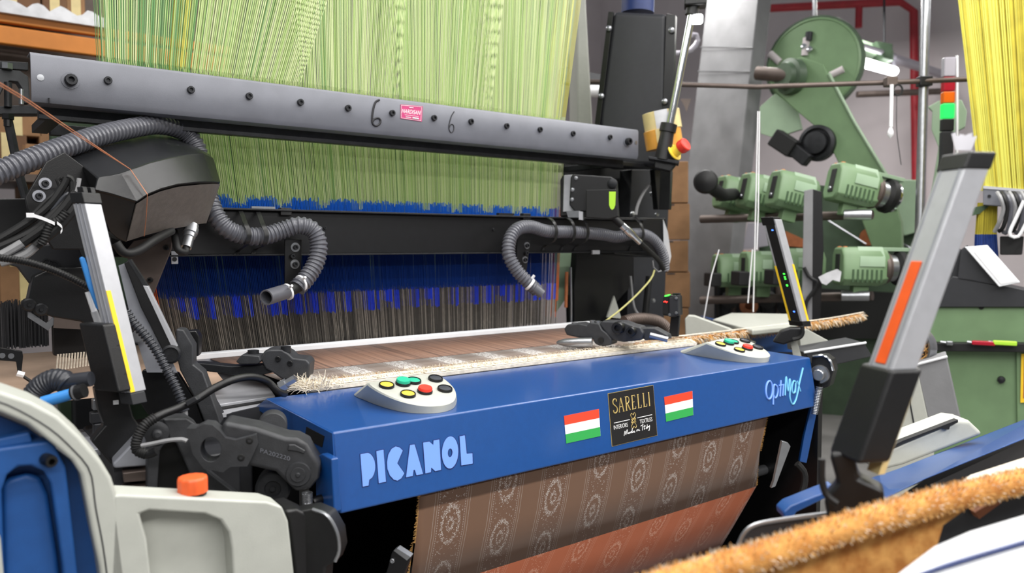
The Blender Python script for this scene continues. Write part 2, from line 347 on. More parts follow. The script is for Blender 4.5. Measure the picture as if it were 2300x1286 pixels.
for sy in (0, 1):
    c0 = .48 if sy == 0 else .74; d = 1 if sy == 0 else -1
    for sx in (-1, 1):
        b.tube(spline([sg(.515 + sx * .0, c0 + d * .02), sg(.515 + sx * .03, c0 - d * .02), sg(.515 + sx * .055, c0 + d * .02), sg(.515 + sx * .03, c0 + d * .07), sg(.515 - sx * .03, c0 + d * .13), sg(.515 - sx * .05, c0 + d * .17), sg(.515 - sx * .02, c0 + d * .16)], .003), .0011, 5)
b.build('emblem', 'gold', sign)
HS = [[(.28, .85), (.31, .76), (.32, .84), (.36, .74), (.36, .83), (.40, .8), (.385, .835), (.41, .82), (.45, .8), (.43, .835), (.46, .8), (.475, .73), (.465, .83), (.49, .815), (.52, .8), (.5, .83), (.53, .825)], [(.57, .79), (.565, .825), (.59, .79), (.6, .82), (.62, .79), (.625, .825), (.64, .815)], [(.70, .72), (.69, .83)], [(.66, .74), (.72, .715)], [(.74, .73), (.735, .82), (.755, .8)], [(.72, .765), (.77, .755)], [(.79, .78), (.775, .815), (.8, .81), (.81, .73), (.805, .81), (.83, .77), (.835, .8), (.86, .765), (.84, .86), (.82, .85)]]
b = MB()
for pts in HS: b.tube(spline([sg(u - .0, v + .01) for u, v in pts], .003) if len(pts) > 2 else [sg(u, v + .01) for u, v in pts], .0011, 5)
b.build('script_letters', 'print_white', sign)
# ------------------------------------------------------------------ button panels on the cover
def pz(x, y, z): return at(x, y, Z=z)
def button_panel(label):
    t = thing('button_panel', label, 'control panel', 'push button panels on the blue cover')
    bz = .9835
    bpx = [(795, 885), (821, 899), (855, 912), (901, 924), (944, 928), (987, 926.5), (1013, 919.5), (1023, 910), (1026, 895), (1020, 880), (1000, 868), (960, 862), (900, 862), (830, 872)]
    tpx = [(826.5, 859), (844, 875), (878, 892), (915, 904), (958, 911), (995, 909), (1014, 903), (1022, 895), (1024, 882), (1015, 865), (990, 845), (960, 840), (912, 842), (855, 853)]
    tn = V((0, -.27, 1)).normalized(); tp0 = V((1.2, 1.86, 1.012))
    def smooth(pl):
        n = len(pl); out = []
        for i in range(n):
            a, b_, c_, d = pl[i - 1], pl[i], pl[(i + 1) % n], pl[(i + 2) % n]
            for k in range(4):
                t_ = k / 4; out.append(.5 * ((2 * b_) + (c_ - a) * t_ + (2 * a - 5 * b_ + 4 * c_ - d) * t_ * t_ + (3 * b_ - a - 3 * c_ + d) * t_ ** 3))
        return out
    cn_ = V((0, -.025, 1)).normalized()
    bl_ = smooth([atp(x, y, V((1, 1.8, .9815)), cn_) for x, y in bpx]); tl_ = smooth([atp(x, y, tp0, tn) for x, y in tpx])
    MB().loft([bl_, [a.lerp(b_, .93) for a, b_ in zip(bl_, tl_)], [p_.lerp(tp0, .0) + (sum(tl_, V((0, 0, 0))) / len(tl_) - p_).normalized() * .005 for p_ in tl_]]).build('housing', 'panel_gray', t, 0, sharp=32)
    for px, py, m, kind in ((868, 867, 'btn_yellow', 0), (905, 862, 'btn_green', 1), (929, 857, 'btn_green', 0), (954, 880, 'btn_red', 1), (916, 887, 'btn_yellow', 0), (978, 852, 'btn_dark', 0), (999, 875, 'btn_dark', 0)):
        p = atp(px, py, tp0, tn); r = .0225
        if kind == 0:
            bz_ = MB().lathe(p, tn, [(r, -.006), (r, .006), (r * .95, .008), (r * .86, .008), (r * .84, .003), (0, .003)], 20).build('push_button', 'black_plastic', t)
            MB().lathe(p, tn, [(r * .83, .002), (r * .82, .006), (r * .7, .007), (0, .007)], 20).build('button_cap', m, bz_)
        else:
            bz_ = MB().lathe(p, tn, [(r, -.006), (r, .006), (r * .95, .008), (0, .008)], 20).build('push_button', 'black_plastic', t)
            MB().lathe(p, tn, [(r * .92, .007), (r * .92, .013), (r * .86, .016), (0, .016)], 20).build('button_cap', m, bz_)
    return t
bp = button_panel('pale grey push button panel on the blue cover near the word at the left')
c = copy_tree(bp, (1.515, 0, 0)); c['label'] = 'pale grey push button panel at the far right end of the blue cover'
# ================================================================== cloth
def fabric_mat(name, ground, ground2, thread, warp, sp_=.615, fac=.88, lf=.12):
    m = bpy.data.materials.new(name); m.use_nodes = True; nt = m.node_tree; N = nt.nodes; L = nt.links; b = N['Principled BSDF']
    uv = N.new('ShaderNodeUVMap'); sp = N.new('ShaderNodeSeparateXYZ'); L.new(uv.outputs[0], sp.inputs[0])
    def M(op, a, c=None, d=None):
        n = N.new('ShaderNodeMath'); n.operation = op
        for i, k in enumerate((a, c, d)):
            if k is None: continue
            if isinstance(k, (int, float)): n.inputs[i].default_value = k
            else: L.new(k, n.inputs[i])
        return n.outputs[0]
    U, W_ = sp.outputs[0], sp.outputs[1]                    # metres across and along the cloth
    per = .198
    cu = M('DIVIDE', M('SUBTRACT', U, 1.22 - per / 2), per); col = M('FLOOR', cu); fu = M('SUBTRACT', M('FRACT', cu), .5)      # -.5 .. .5 in a repeat
    par = M('MODULO', M('ABSOLUTE', col), 2)
    fv = M('SUBTRACT', M('FRACT', M('ADD', M('DIVIDE', W_, .19), M('MULTIPLY', par, .5))), .5)
    x = M('MULTIPLY', fu, per); y = M('MULTIPLY', fv, .19)
    nz = N.new('ShaderNodeTexVoronoi'); nz.inputs['Scale'].default_value = 210; nz.feature = 'DISTANCE_TO_EDGE'; L.new(uv.outputs[0], nz.inputs['Vector'])
    n2 = N.new('ShaderNodeTexNoise'); n2.inputs['Scale'].default_value = 110; n2.inputs['Detail'].default_value = 2; L.new(uv.outputs[0], n2.inputs['Vector'])
    wob = M('MULTIPLY', M('SUBTRACT', n2.outputs['Fac'], .5), .55)
    r = M('ADD', M('SQRT', M('ADD', M('POWER', M('DIVIDE', x, .036), 2), M('POWER', M('DIVIDE', y, .068), 2))), wob)
    ring = M('LESS_THAN', M('ABSOLUTE', M('SUBTRACT', r, .84)), .12)
    core = M('LESS_THAN', M('ABSOLUTE', M('SUBTRACT', r, .26)), .09)
    ax = M('ABSOLUTE', x)
    spray = M('MULTIPLY', M('LESS_THAN', ax, .04), M('GREATER_THAN', n2.outputs['Fac'], sp_))
    leaf = M('GREATER_THAN', nz.outputs['Distance'], lf)
    mot = M('MULTIPLY', M('MAXIMUM', M('MAXIMUM', ring, core), spray), leaf)
    def line(c0, wd): return M('LESS_THAN', M('ABSOLUTE', M('SUBTRACT', ax, c0)), wd)
    dots = M('MULTIPLY', line(.046, .0012), M('GREATER_THAN', M('FRACT', M('MULTIPLY', W_, 120)), .45))
    lines = M('MAXIMUM', M('MAXIMUM', line(.053, .0006), line(.062, .0006)), dots)
    f = M('MAXIMUM', mot, M('MULTIPLY', lines, .6))
    ws_ = N.new('ShaderNodeTexWave'); ws_.inputs['Scale'].default_value = 160; ws_.inputs['Distortion'].default_value = .4; ws_.bands_direction = 'X'; L.new(uv.outputs[0], ws_.inputs['Vector'])
    band = M('LESS_THAN', ax, .05)
    g = N.new('ShaderNodeMixRGB'); g.inputs[1].default_value = (*lin(ground), 1); g.inputs[2].default_value = (*lin(ground2), 1); L.new(M('MULTIPLY', band, .5), g.inputs[0])
    g2 = N.new('ShaderNodeMixRGB'); g2.blend_type = 'MULTIPLY'; L.new(M('MULTIPLY', ws_.outputs['Fac'], .25), g2.inputs[0]); L.new(g.outputs[0], g2.inputs[1]); g2.inputs[2].default_value = (*lin(warp), 1)
    mx = N.new('ShaderNodeMixRGB'); L.new(M('MULTIPLY', f, fac), mx.inputs[0]); L.new(g2.outputs[0], mx.inputs[1]); mx.inputs[2].default_value = (*lin(thread), 1)
    L.new(mx.outputs[0], b.inputs['Base Color']); b.inputs['Roughness'].default_value = .5; b.inputs['Sheen Weight'].default_value = .15
    bu = N.new('ShaderNodeBump'); bu.inputs['Strength'].default_value = .3; bu.inputs['Distance'].default_value = .001; L.new(f, bu.inputs['Height']); L.new(bu.outputs[0], b.inputs['Normal'])
    MATS[name] = m
fabric_mat('brocade', (146, 111, 88), (138, 102, 82), (236, 228, 222), (112, 82, 66))
fabric_mat('brocade_new_sheen', (140, 118, 102), (132, 110, 96), (255, 252, 248), (112, 88, 74), .47, 1, .06)  # denser motif, with the top strip's sheen painted into whiter threads
fabric_mat('brocade_rust_grazing', (182, 102, 68), (174, 96, 64), (214, 168, 144), (130, 64, 44))  # same cloth; grazing light and shade painted into a rust ground
def sheet(name, rows, m, nx=40, parent=None, th=.0012):
    """rows: (y, z, xl, xr, v)"""
    b = MB(); uvs = []
    vs_ = []
    for (y, z, xl, xr, v) in rows:
        for i in range(nx + 1):
            x = xl + (xr - xl) * i / nx; vs_.append(V((x, y, z + .0)))
            uvs.append((x, v))
    fs = [(j * (nx + 1) + i, j * (nx + 1) + i + 1, (j + 1) * (nx + 1) + i + 1, (j + 1) * (nx + 1) + i) for j in range(len(rows) - 1) for i in range(nx)]
    b.add(vs_, fs); o = b.build(name, m, parent, recalc=False)
    lay = o.data.uv_layers.new(name='UVMap')
    for lp in o.data.loops: lay.data[lp.index].uv = uvs[lp.vertex_index]
    s_ = o.modifiers.new('thick', 'SOLIDIFY'); s_.thickness = th
    return o
def chain(pts, v0=0):
    rows = []; v = v0
    for i, p in enumerate(pts):
        if i: v += math.hypot(p[0] - pts[i - 1][0], p[1] - pts[i - 1][1])
        rows.append((*p, v))
    return rows
fold = (1.955, .425)
up = [(2.60, 1.006, .93, 2.78), (2.33, .999, .95, 2.78), (2.29, .97, .97, 2.78), (2.22, .88, 1.0, 2.77), (2.0, .80, 1.05, 2.76), (1.90, .775, 1.1, 2.745), (1.87, .74, 1.10, 2.742), (1.90, .6, 1.106, 2.742), fold + (1.115, 2.80)]
cloth = thing('woven_cloth', 'brown brocade cloth with pale medallion stripes hanging below the blue cover', 'fabric')
nw_ = sheet('new_cloth', chain(up[:4]), 'brocade_new_sheen', 60, cloth); nw_['label'] = 'freshly woven strip with floral bands whitened by painted-in sheen'
sheet('cloth_face', chain(up[3:], .55), 'brocade', 60, cloth)
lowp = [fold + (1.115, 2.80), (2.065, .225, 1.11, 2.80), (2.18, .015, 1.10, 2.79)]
lc = sheet('cloth_return', chain(lowp, 1.1), 'brocade_rust_grazing', 60, cloth); lc['label'] = 'lower run of cloth with the grazing light painted in as rust'
b = MB()                                     # frayed selvedge
for X_, sgn in ((1.103, -1), (2.742, 1)):
    for k in range(170):
        z = .43 + .34 * k / 170; y = 1.955 - (z - .425) * .25 if z < .6 else 1.9 - (z - .6) * .2
        xx = X_ + (.058 * max(0, (.6 - z) / .175) if sgn > 0 else 0)
        b.tube([V((xx - sgn * .003, y - .002, z)), V((xx + sgn * random.uniform(.003, .009), y - .004, z + random.uniform(-.004, .004)))], .0007, 3)
o = b.build('frayed_edge', 'bristle_tan', cloth, recalc=False); o['kind'] = 'stuff'
# warp sheet between reed and cloth
m = mat('warp_brown', (126, 96, 78), .7, 0, .15, 40)
nt = m.node_tree; wv = nt.nodes.new('ShaderNodeTexNoise'); wv.inputs['Scale'].default_value = 1; wv.inputs['Detail'].default_value = 5
mp = nt.nodes.new('ShaderNodeMapping'); mp.inputs['Scale'].default_value = (70, 1.2, 1); mp.inputs['Rotation'].default_value = (0, 0, -.12); tc = nt.nodes.new('ShaderNodeTexCoord'); nt.links.new(tc.outputs['Object'], mp.inputs[0]); nt.links.new(mp.outputs[0], wv.inputs['Vector'])
rp = nt.nodes.new('ShaderNodeValToRGB'); rp.color_ramp.elements[0].position = .33; rp.color_ramp.elements[1].position = .55; rp.color_ramp.elements[0].color = (*lin((78, 56, 46)), 1); rp.color_ramp.elements[1].color = (*lin((126, 95, 78)), 1)
nt.links.new(wv.outputs['Fac'], rp.inputs[0]); nt.links.new(rp.outputs[0], nt.nodes['Principled BSDF'].inputs['Base Color'])
ws_ = tag(sheet('warp_sheet', chain([(3.02, 1.022, .86, 2.80), (2.8, 1.016, .88, 2.79), (2.598, 1.0075, .93, 2.78)]), 'warp_brown', 40), 'brown warp threads running from the reed to the patterned cloth', 'warp threads', kind='stuff')
# pale bristle strip at the back edge of the cover
fr = thing('selvedge_brush_strip', 'cream bristle strip lying along the back of the blue cover', 'bristle strip')
MB().prism([V((.955, y, z)) for y, z in ((2.36, 1.0), (2.345, 1.014), (2.325, 1.016), (2.298, 1.006), (2.296, .985), (2.35, .985))], (1.86, 0, 0)).build('strip_base', 'bristle', fr, .003)
MB().box((1.88, 2.287, .999), 1.84, .012, .012).build('edge_rail', 'bristle', fr)
MB().box((1.88, 2.2945, 1.003), 1.84, .003, .006).build('rail_gap', 'brown_steel', fr)
b = MB()
for k in range(2600):
    x = random.uniform(.94, 2.80); y = random.uniform(2.305, 2.352); d = V((random.uniform(-.15, .15), random.uniform(-1.0, -.6) if y < 2.335 else random.uniform(.2, .9), random.uniform(-.1, .3))).normalized()
    p = V((x, y, 1.009 + (y - 2.30) * .2)); l = random.uniform(.007, .016); b.tube([p, p + d * l * .6, p + d * l + V((0, 0, -.002))], [.0011, .0009, .0004], 3)
for k in range(500):
    x = .93 + abs(random.gauss(0, .06)); y = random.uniform(2.27, 2.36); d = V((random.uniform(-1, .2), random.uniform(-.6, .7), random.uniform(.0, .6))).normalized(); p = V((x, y, 1.0)); l = random.uniform(.03, .06)
    b.tube([p, p + d * l * .6, p + d * l + V((0, 0, -.008))], [.0012, .001, .0004], 3)
o = b.build('bristles', ['bristle'], fr, recalc=False); o['kind'] = 'stuff'
b = MB()
for k in range(900):
    x = .95 + 1.85 * random.random() ** 1.6; y = random.uniform(2.345, 2.358); d = V((random.uniform(-.5, .5), .5, random.uniform(.2, .8))).normalized(); p = V((x, y, 1.008)); l = random.uniform(.006, .014)
    b.tube([p, p + d * l], [.001, .0004], 3)
o = b.build('tan_bristles', 'bristle_tan', fr, recalc=False); o['kind'] = 'stuff'
# waste selvedge tail running off to the right
pth = [at(1425, 775, Y=2.36), at(1520, 764, Y=2.38), at(1640, 750, Y=2.38), at(1760, 735, Y=2.38), at(1860, 722, Y=2.38), at(1938, 708, Y=2.38)]
tail = thing('waste_selvedge', 'tan fringed waste selvedge strip running off past the right end of the cover', 'yarn strip')
ps = spline(pth, .03)
MB().tube(ps, [.012] * (len(ps) - 1) + [.007], 8).build('selvedge_core', 'fleece', tail)
MB().tube([p + V((0, -.002, .019)) for p in ps], .004, 6).build('binding_thread', 'bristle', tail)
b = MB(); bw = MB()
for k in range(2600):
    i = random.randrange(len(ps) - 1); p = ps[i].lerp(ps[i + 1], random.random()); a = random.uniform(-2.8, 1.2)
    d = V((random.uniform(-.7, .7), -math.cos(a), math.sin(a) * .8)); l = random.uniform(.012, .032); q0 = p + d * .009
    (b if random.random() < .55 else bw).tube([q0, q0 + d * l * .5, q0 + d * l + V((0, 0, -.01))], [.0016, .0014, .0005], 3)
o = b.build('fringe', 'bristle_tan', tail, recalc=False); o['kind'] = 'stuff'
o = bw.build('pale_fringe', 'bristle', tail, recalc=False); o['kind'] = 'stuff'
# ================================================================== reed
reed = thing('reed', 'white topped weaving reed standing below the heddles', 'reed')
MB().prism([V((.79, y, z)) for y, z in ((3.03, 1.022), (3.03, 1.043), (3.0, 1.047), (2.985, 1.043), (2.985, 1.022))], (2.02, 0, 0)).build('reed_cap', 'white_paint', reed, .003)
MB().box((1.80, 3.0, 1.014), 2.0, .03, .016).build('reed_baulk', 'alu_dark', reed)
MB().box((1.80, 3.03, .90), 2.0, .006, .21).build('reed_dents', 'steel', reed)
# ================================================================== harness
YH = 3.17
gmats = ['green_cord', 'green_cord_b', 'green_cord_c', 'green_cord_d']
BX0, BX1, LX0, LX1 = .555, 2.68, .72, 2.625
ZB = 2.10                                  # level of the guide bar
NC, NR = 310, 6
mods = [(0.0, .33), (.33, .54), (.54, .775), (.775, 1.001)]
gb = {k: MB() for k in gmats}; bl = {'blue_sleeve': MB(), 'blue_sleeve_lit_low': MB(), 'blue_sleeve_lit_tip': MB()}; hd = {'heddle': MB(), 'heddle_dark': MB()}; oc = MB()
guc = {k: MB() for k in gmats + ['yellow_cord']}
def thin(b, path, r): b.tube(path, r, 3, False)
zt0 = 1.545
drop = []
while len(drop) < NC: drop += [0] * random.randint(4, 15) + [random.choice((1, 1, 2))] * random.randint(2, 5) + ([0] * 2 + [1] * random.randint(1, 4) if random.random() < .5 else [])
for i in range(NC):
    tipn = random.random() < .85
    for j in range(NR):
        u = (i + (random.uniform(-.06, .06) if j == 0 else random.random() + random.uniform(-.3, .3))) / NC; y = YH + (j - NR / 2) * .042
        xb = BX0 + (BX1 - BX0) * u; xl = LX0 + (LX1 - LX0) * u
        mm = random.choices(gmats, [4, 1, .1, 4] if j < 2 else [3, 4, 2.2, .5])[0]  # rear rows get darker greens, painting in the shade between cords
        if u < .14 and random.random() < .45: mm = 'green_cord_c'
        ztop = zt0 + (.088 if (i // 9 + i // 23) % 4 else .06) + random.uniform(-.01, .01)
        f = (ZB - ztop) / (ZB - .98)
        thin(gb[mm], [V((xb, y, ZB)), V((xb + (xl - xb) * f, y, ztop))], .0014)
        xs_ = xb + (xl - xb) * f; low = drop[i]
        zn = 1.262 + (j - 3) * .004 + random.uniform(-.003, .003); zl = zn
        if low: zl = (1.165 if low == 1 else 1.20) + random.uniform(-.004, .004)
        orange = u < .01 or u > .99
        if orange: zl -= .09
        X_ = lambda z: xb + (xl - xb) * (ZB - z) / (ZB - .98)
        f2 = (ZB - zl) / (ZB - .98); zm = 1.5
        if orange: thin(oc, [V((xs_, y, ztop)), V((X_(zl), y, zl))], .0018)
        else:
            thin(bl['blue_sleeve_lit_tip'], [V((xs_, y, ztop)), V((X_(zm), y, zm))], .0018); thin(bl['blue_sleeve'], [V((X_(zm), y, zm)), V((X_(zn), y, zn))], .0018)
            if low: thin(bl['blue_sleeve_lit_low'], [V((X_(zn), y, zn)), V((X_(zl), y, zl))], .0018)
        thin(hd['heddle' if random.random() < .4 else 'heddle_dark'], [V((xb + (xl - xb) * f2, y, zl)), V((xl, y, 1.03))], .0013)
        for k, (a, c_) in enumerate(mods):
            if a <= u < c_:
                ctr = (a + c_) / 2
                ut = ctr + (u - ctr) * 1.3 + .008 * (k - 1.2)
                if k == 0: ut = u * 1.42 - .008
                m2 = 'yellow_cord' if (u > .985 or (.11 < u < .12)) else mm
                thin(guc[m2], [V((xb, y, ZB)), V((BX0 + (BX1 - BX0) * ut, y + .018 * (j - 3), 2.95))], .0013); break
har = thing('harness_cords', 'curtain of pale green jacquard harness cords above and below the grey bar', 'harness cords')
har['kind'] = 'stuff'
for k, b in gb.items(): o = b.build('lower_cords', k, har, recalc=False); o['kind'] = 'stuff'
for k, b in guc.items():
    if b.v: o = b.build('upper_cords', k, har, recalc=False); o['kind'] = 'stuff'
hs = thing('heddle_set', 'blue sleeved wire heddles hanging in rows behind the reed', 'heddles'); hs['kind'] = 'stuff'
for k, b in bl.items(): o = b.build('sleeves', k, hs, recalc=False); o['kind'] = 'stuff'
for k, b in hd.items(): o = b.build('wires', k, hs, recalc=False); o['kind'] = 'stuff'
o = oc.build('orange_sleeves', 'orange_cord', hs, recalc=False); o['kind'] = 'stuff'
# ================================================================== black cross beam
beam = thing('cross_beam', 'black steel cross beam in front of the heddles', 'machine beam')
MB().box((1.84, 2.975, 1.493), 2.62, .075, .165).build('beam_body', 'black_paint', beam, .004)
MB().box((1.84, 2.965, 1.580), 2.62, .10, .008).build('beam_rail', 'dark_steel', beam, .002)
MB().box((1.84, 2.945, 1.409), 2.62, .045, .006).build('lower_lip', 'dark_steel', beam, .001)
for x, y in ((730, 512), (1108, 515)): screw(beam, at(x, y, Y=2.937), (0, -1, 0), .006, .006)
for x, y in ((640, 475), (1180, 486)): MB().box(at(x, y, Y=2.935), .045, .03, .03).build('rail_clamp', 'black_plastic', beam, .003)
MB().box(at(590, 466, Y=2.93), .09, .02, .008).build('rail_clip', 'steel', beam); MB().box(at(1135, 481, Y=2.93), .09, .02, .01).build('rail_clip', 'black_plastic', beam)
MB().box(at(392, 578, Y=2.93), .022, .006, .045).build('hang_tab', 'alu', beam); MB().lathe(at(392, 582, Y=2.9265), (0, -1, 0), [(.008, 0), (.008, .002), (0, .002)], 14).build('tab_hole', 'rubber', beam)
# ================================================================== grey guide bar
gbx = thing('guide_bar', 'long grey steel guide bar across the harness with bolts and a pink plate', 'machine bar')
YB = 2.85; bx0, bx1 = at(69, 170, Y=YB).x, at(1434, 320, Y=YB).x
z0, z1 = 1.888, 2.046
pr = [(YB + .004, z0 + .02), (YB, z0 + .022), (YB, z1 - .012), (YB + .006, z1 - .002), (YB + .014, z1), (YB + .085, z1), (YB + .085, z1 - .004), (YB + .012, z1 - .005), (YB + .005, z1 - .014), (YB + .005, z0 + .022), (YB + .012, z0 + .008), (YB + .03, z0 + .004), (YB + .06, z0 + .004), (YB + .06, z0), (YB + .028, z0), (YB + .009, z0 + .005)]
pr = pr[1:]
MB().prism([V((bx0, y, z)) for y, z in pr], (bx1 - bx0, 0, 0)).build('channel', 'gray_paint', gbx, .0015)
bar = lambda x, y, off=.0: at(x, y, Y=YB - off)
for x, y in ((242, 181), (428, 202), (559, 216), (674, 230), (781, 243), (880, 254), (974, 265), (1057, 273), (1137, 283), (1212, 291), (1286, 300), (1369, 308)): screw(gbx, bar(x, y), (0, -1, 0), .0125, .012)
for x, y in ((158, 181), (1408, 318)):
    screw(gbx, bar(x, y), (0, -1, 0), .0185, .026); MB().lathe(bar(x, y), (0, -1, 0), [(.026, 0), (.026, .003), (0, .003)], 18).build('washer', 'gray_paint', gbx)
for x, y in ((91, 174), (1428, 320)): MB().lathe(bar(x, y), (0, -1, 0), [(.01, -.001), (.01, .0015), (.006, .0016), (0, .0017)], 14).build('hole_plug', 'steel', gbx)
def c2(pts): return [(700 + x / 2.857, y / 2.857) for x, y in pts]
MB().tube(spline([bar(x, y, .001) for x, y in c2([(435, 640), (410, 655), (393, 710), (388, 780), (405, 806), (430, 800), (442, 775), (428, 757), (400, 765), (389, 785)])], .006), .0045, 6).build('pen_numeral', 'pen', gbx)
MB().tube(spline([bar(x, y, .001) for x, y in c2([(915, 715), (895, 750), (880, 815), (893, 850), (910, 838), (911, 805), (895, 797), (881, 822)])], .006), .0022, 6).build('pen_numeral', 'pen', gbx)
MB().tube([bar(110, 220, .001), bar(111, 232, .001)], .003, 6).build('pen_mark', 'pen', gbx)
pq = [(899.5, 234.5), (949, 238.5), (947, 273), (899.5, 266)]
pl = part(gbx, 'name_plate', 'tag_pink', [bar(x, y, .0005) for x, y in pq], (0, -.0015, 0))
for (u, v), (u2, v2) in (((.04, .05), (.96, .05)), ((.96, .05), (.96, .95)), ((.96, .95), (.04, .95)), ((.04, .95), (.04, .05))): MB().tube([bar(*quad(pq, u, v), .0022), bar(*quad(pq, u2, v2), .0022)], .0008, 4).build('plate_border', 'print_white', pl)
text_mesh('NARDISAN', [quad(pq, u, v) for u, v in ((.1, .3), (.94, .3), (.9, .58), (.06, .58))], lambda x, y: bar(x, y, .0024), 'letters', 'print_white', pl, 0)
for u, v, u2, k in ((.2, .7, .85, .0008), (.25, .84, .5, .0014), (.56, .84, .85, .003), (.4, .16, .6, .0012)): MB().tube([bar(*quad(pq, u, v), .0024), bar(*quad(pq, u2, v), .0024)], k, 5).build('print_line', 'print_white', pl)
rp_ = thing('rear_machine_panel', 'dark panel of the loom behind the harness cords', 'machine panel')
MB().box((1.75, 4.1, 1.25), 2.5, .05, 1.9).build('panel', 'green_dark', rp_, .01)
MB().box((1.75, 3.95, 1.05), 2.3, .25, .25).build('warp_beam_housing', 'dark_gray', rp_, .02)
for x in (.6, 2.9): MB().box((x, 4.1, .8), .1, .2, 1.6).build('panel_post', 'dark_gray', rp_, .01)
cb = thing('comber_board', 'dark grey board behind the grey bar that the cords pass through', 'machine board')
MB().box((1.66, 2.955, 1.873), 2.66, .035, .04).build('front_rail', 'dark_steel', cb, .002)
MB().box((1.66, 3.36, 1.873), 2.5, .035, .04).build('rear_rail', 'dark_steel', cb, .002)
for x in (.38, 2.95): MB().box((x, 3.16, 1.873), .05, .42, .03).build('end_rail', 'dark_steel', cb, .002)
# clamp at the left end of the grey bar
cl = thing('bar_clamp', 'dark steel clamp bracket at the left end of the grey bar', 'clamp')
f = Face(40, 190, 3.0, 10)
part(cl, 'clamp_arm', 'cast_iron', f.poly([(-30, 160), (0, 154), (45, 158), (64, 172), (68, 232), (54, 232), (50, 200), (40, 184), (22, 182), (8, 198), (0, 214), (-30, 214)]), -f.n * .05, .004)
part(cl, 'foot_plate', 'dark_steel', f.poly([(-30, 240), (40, 236), (136, 239), (138, 252), (90, 256), (20, 256), (-30, 258)]), -f.n * .09, .003)
part(cl, 'top_bar', 'dark_steel', f.poly([(-30, 134), (64, 140), (64, 158), (-30, 152)]), -f.n * .03, .003)
MB().tube([f.m(18, 185, .01), f.m(18, 240, .01)], .013, 12).build('clamp_stud', 'dark_steel', cl); MB().tube([f.m(48, 200, .0), f.m(48, 234, .0)], .009, 12).build('clamp_stud', 'steel', cl)
MB().tube([f.m(16, 142, .01), f.m(16, 155, .01)], .02, 6).build('nut', 'steel', cl)
MB().tube([f.m(18, 256, .01), f.m(18, 268, .01)], .022, 6).build('nut', 'black_paint', cl); MB().tube([f.m(18, 266, .01), f.m(18, 284, .01)], .015, 10).build('stud_end', 'black_paint', cl)
# ================================================================== hoses on the cross beam
def hose(name, label, pts, r, pitch, m, cat='hose', depth=.14):
    t = thing(name, label, cat); corrugated(pts, r, pitch, depth).build('hose_tube', m, t); return t
yh = 2.80
h1 = hose('suction_hose', 'grey corrugated hose arching over the black hood and along the beam', [at(-40, 402, Y=2.62), at(60, 362, Y=2.66), at(140, 332, Y=2.72), at(225, 304, Y=2.8), at(300, 287, Y=2.88), at(355, 280, Y=2.93), at(405, 292, Y=2.97), at(437, 322, Y=2.97), at(452, 370, Y=2.95), at(465, 430, Y=2.9), at(482, 478, Y=2.86), at(508, 512, Y=2.84), at(545, 528, Y=2.84), at(590, 530, Y=2.84), at(632, 518, Y=2.84), at(670, 506, Y=2.82), at(702, 516, Y=2.81), at(716, 548, Y=2.8), at(710, 588, Y=2.79), at(690, 622, Y=2.78), at(668, 646, Y=2.77)], .034, .0165, 'hose_gray')
nz_ = MB().tube([at(672, 642, Y=2.77), at(650, 653, Y=2.765), at(630, 658, Y=2.76)], .022, 14).build('elbow', 'rubber', h1)
a_, b_ = at(640, 655, Y=2.76), at(598, 668, Y=2.70)
MB().lathe(a_, b_ - a_, [(.028, 0), (.028, (b_ - a_).length), (.023, (b_ - a_).length), (.022, .02), (0, .02)], 20).build('nozzle', 'hose_gray', h1)
for x, y in ((646, 655), (676, 636)):
    tie = MB(); p = at(x, y, Y=2.765); d = (at(x - 20, y + 8, Y=2.755) - p).normalized(); tie.lathe(p - d * .004, d, [(.03, 0), (.031, 0), (.031, .008), (.03, .008)], 18); o = tie.build('zip_tie', 'zip_white' if x > 0 else 'rubber', h1)
    MB().tube([at(x + 4, y - 10, Y=2.73), at(x + 10, y - 14, Y=2.71)], .005, 6).build('tie_tail', 'zip_white', h1)
def strap(parent, x, ytop, yc, ybot, Y, out):
    p = [at(x - 22, ytop, Y=Y), at(x - 14, ytop + 2, Y=Y - .004), at(x - 2, yc - 26, Y=out), at(x + 6, yc - 8, Y=out - .02), at(x + 6, yc + 8, Y=out - .02), at(x, yc + 22, Y=out), at(x - 18, ybot - 12, Y=Y - .006), at(x - 24, ybot, Y=Y - .002)]
    MB().ribbon(spline(p, .008), (.016, 0, .002), (0, -.003, .001)).build('hose_strap', 'black_plastic', parent)
strap(h1, 553, 470, 528, 575, 2.935, 2.815); strap(h1, 592, 472, 530, 572, 2.935, 2.815)
h2 = hose('suction_hose', 'grey corrugated hose curling at the right end of the beam', [at(1206, 652, Y=2.72), at(1182, 630, Y=2.73), at(1160, 606, Y=2.75), at(1143, 572, Y=2.77), at(1146, 535, Y=2.79), at(1164, 513, Y=2.81), at(1192, 509, Y=2.83), at(1230, 519, Y=2.85), at(1290, 521, Y=2.86), at(1350, 526, Y=2.87), at(1385, 532, Y=2.87), at(1415, 526, Y=2.87), at(1448, 527, Y=2.87), at(1474, 545, Y=2.88), at(1489, 575, Y=2.9), at(1492, 604, Y=2.92)], .031, .0155, 'hose_gray')
a_, b_ = at(1190, 638, Y=2.725), at(1217, 660, Y=2.70)
MB().lathe(a_, b_ - a_, [(.024, 0), (.022, (b_ - a_).length), (.018, (b_ - a_).length), (.017, .02), (0, .02)], 18).build('nozzle', 'hose_gray', h2)
MB().lathe(a_, b_ - a_, [(.03, -.006), (.031, -.004), (.031, .004), (.03, .006)], 18).build('zip_tie', 'zip_white', h2); MB().tube([at(1193, 628, Y=2.71), at(1200, 618, Y=2.7)], .007, 6).build('tie_tail', 'zip_white', h2)
for x in (1243, 1284, 1314): strap(h2, x, 486, 521, 563, 2.935, 2.83)
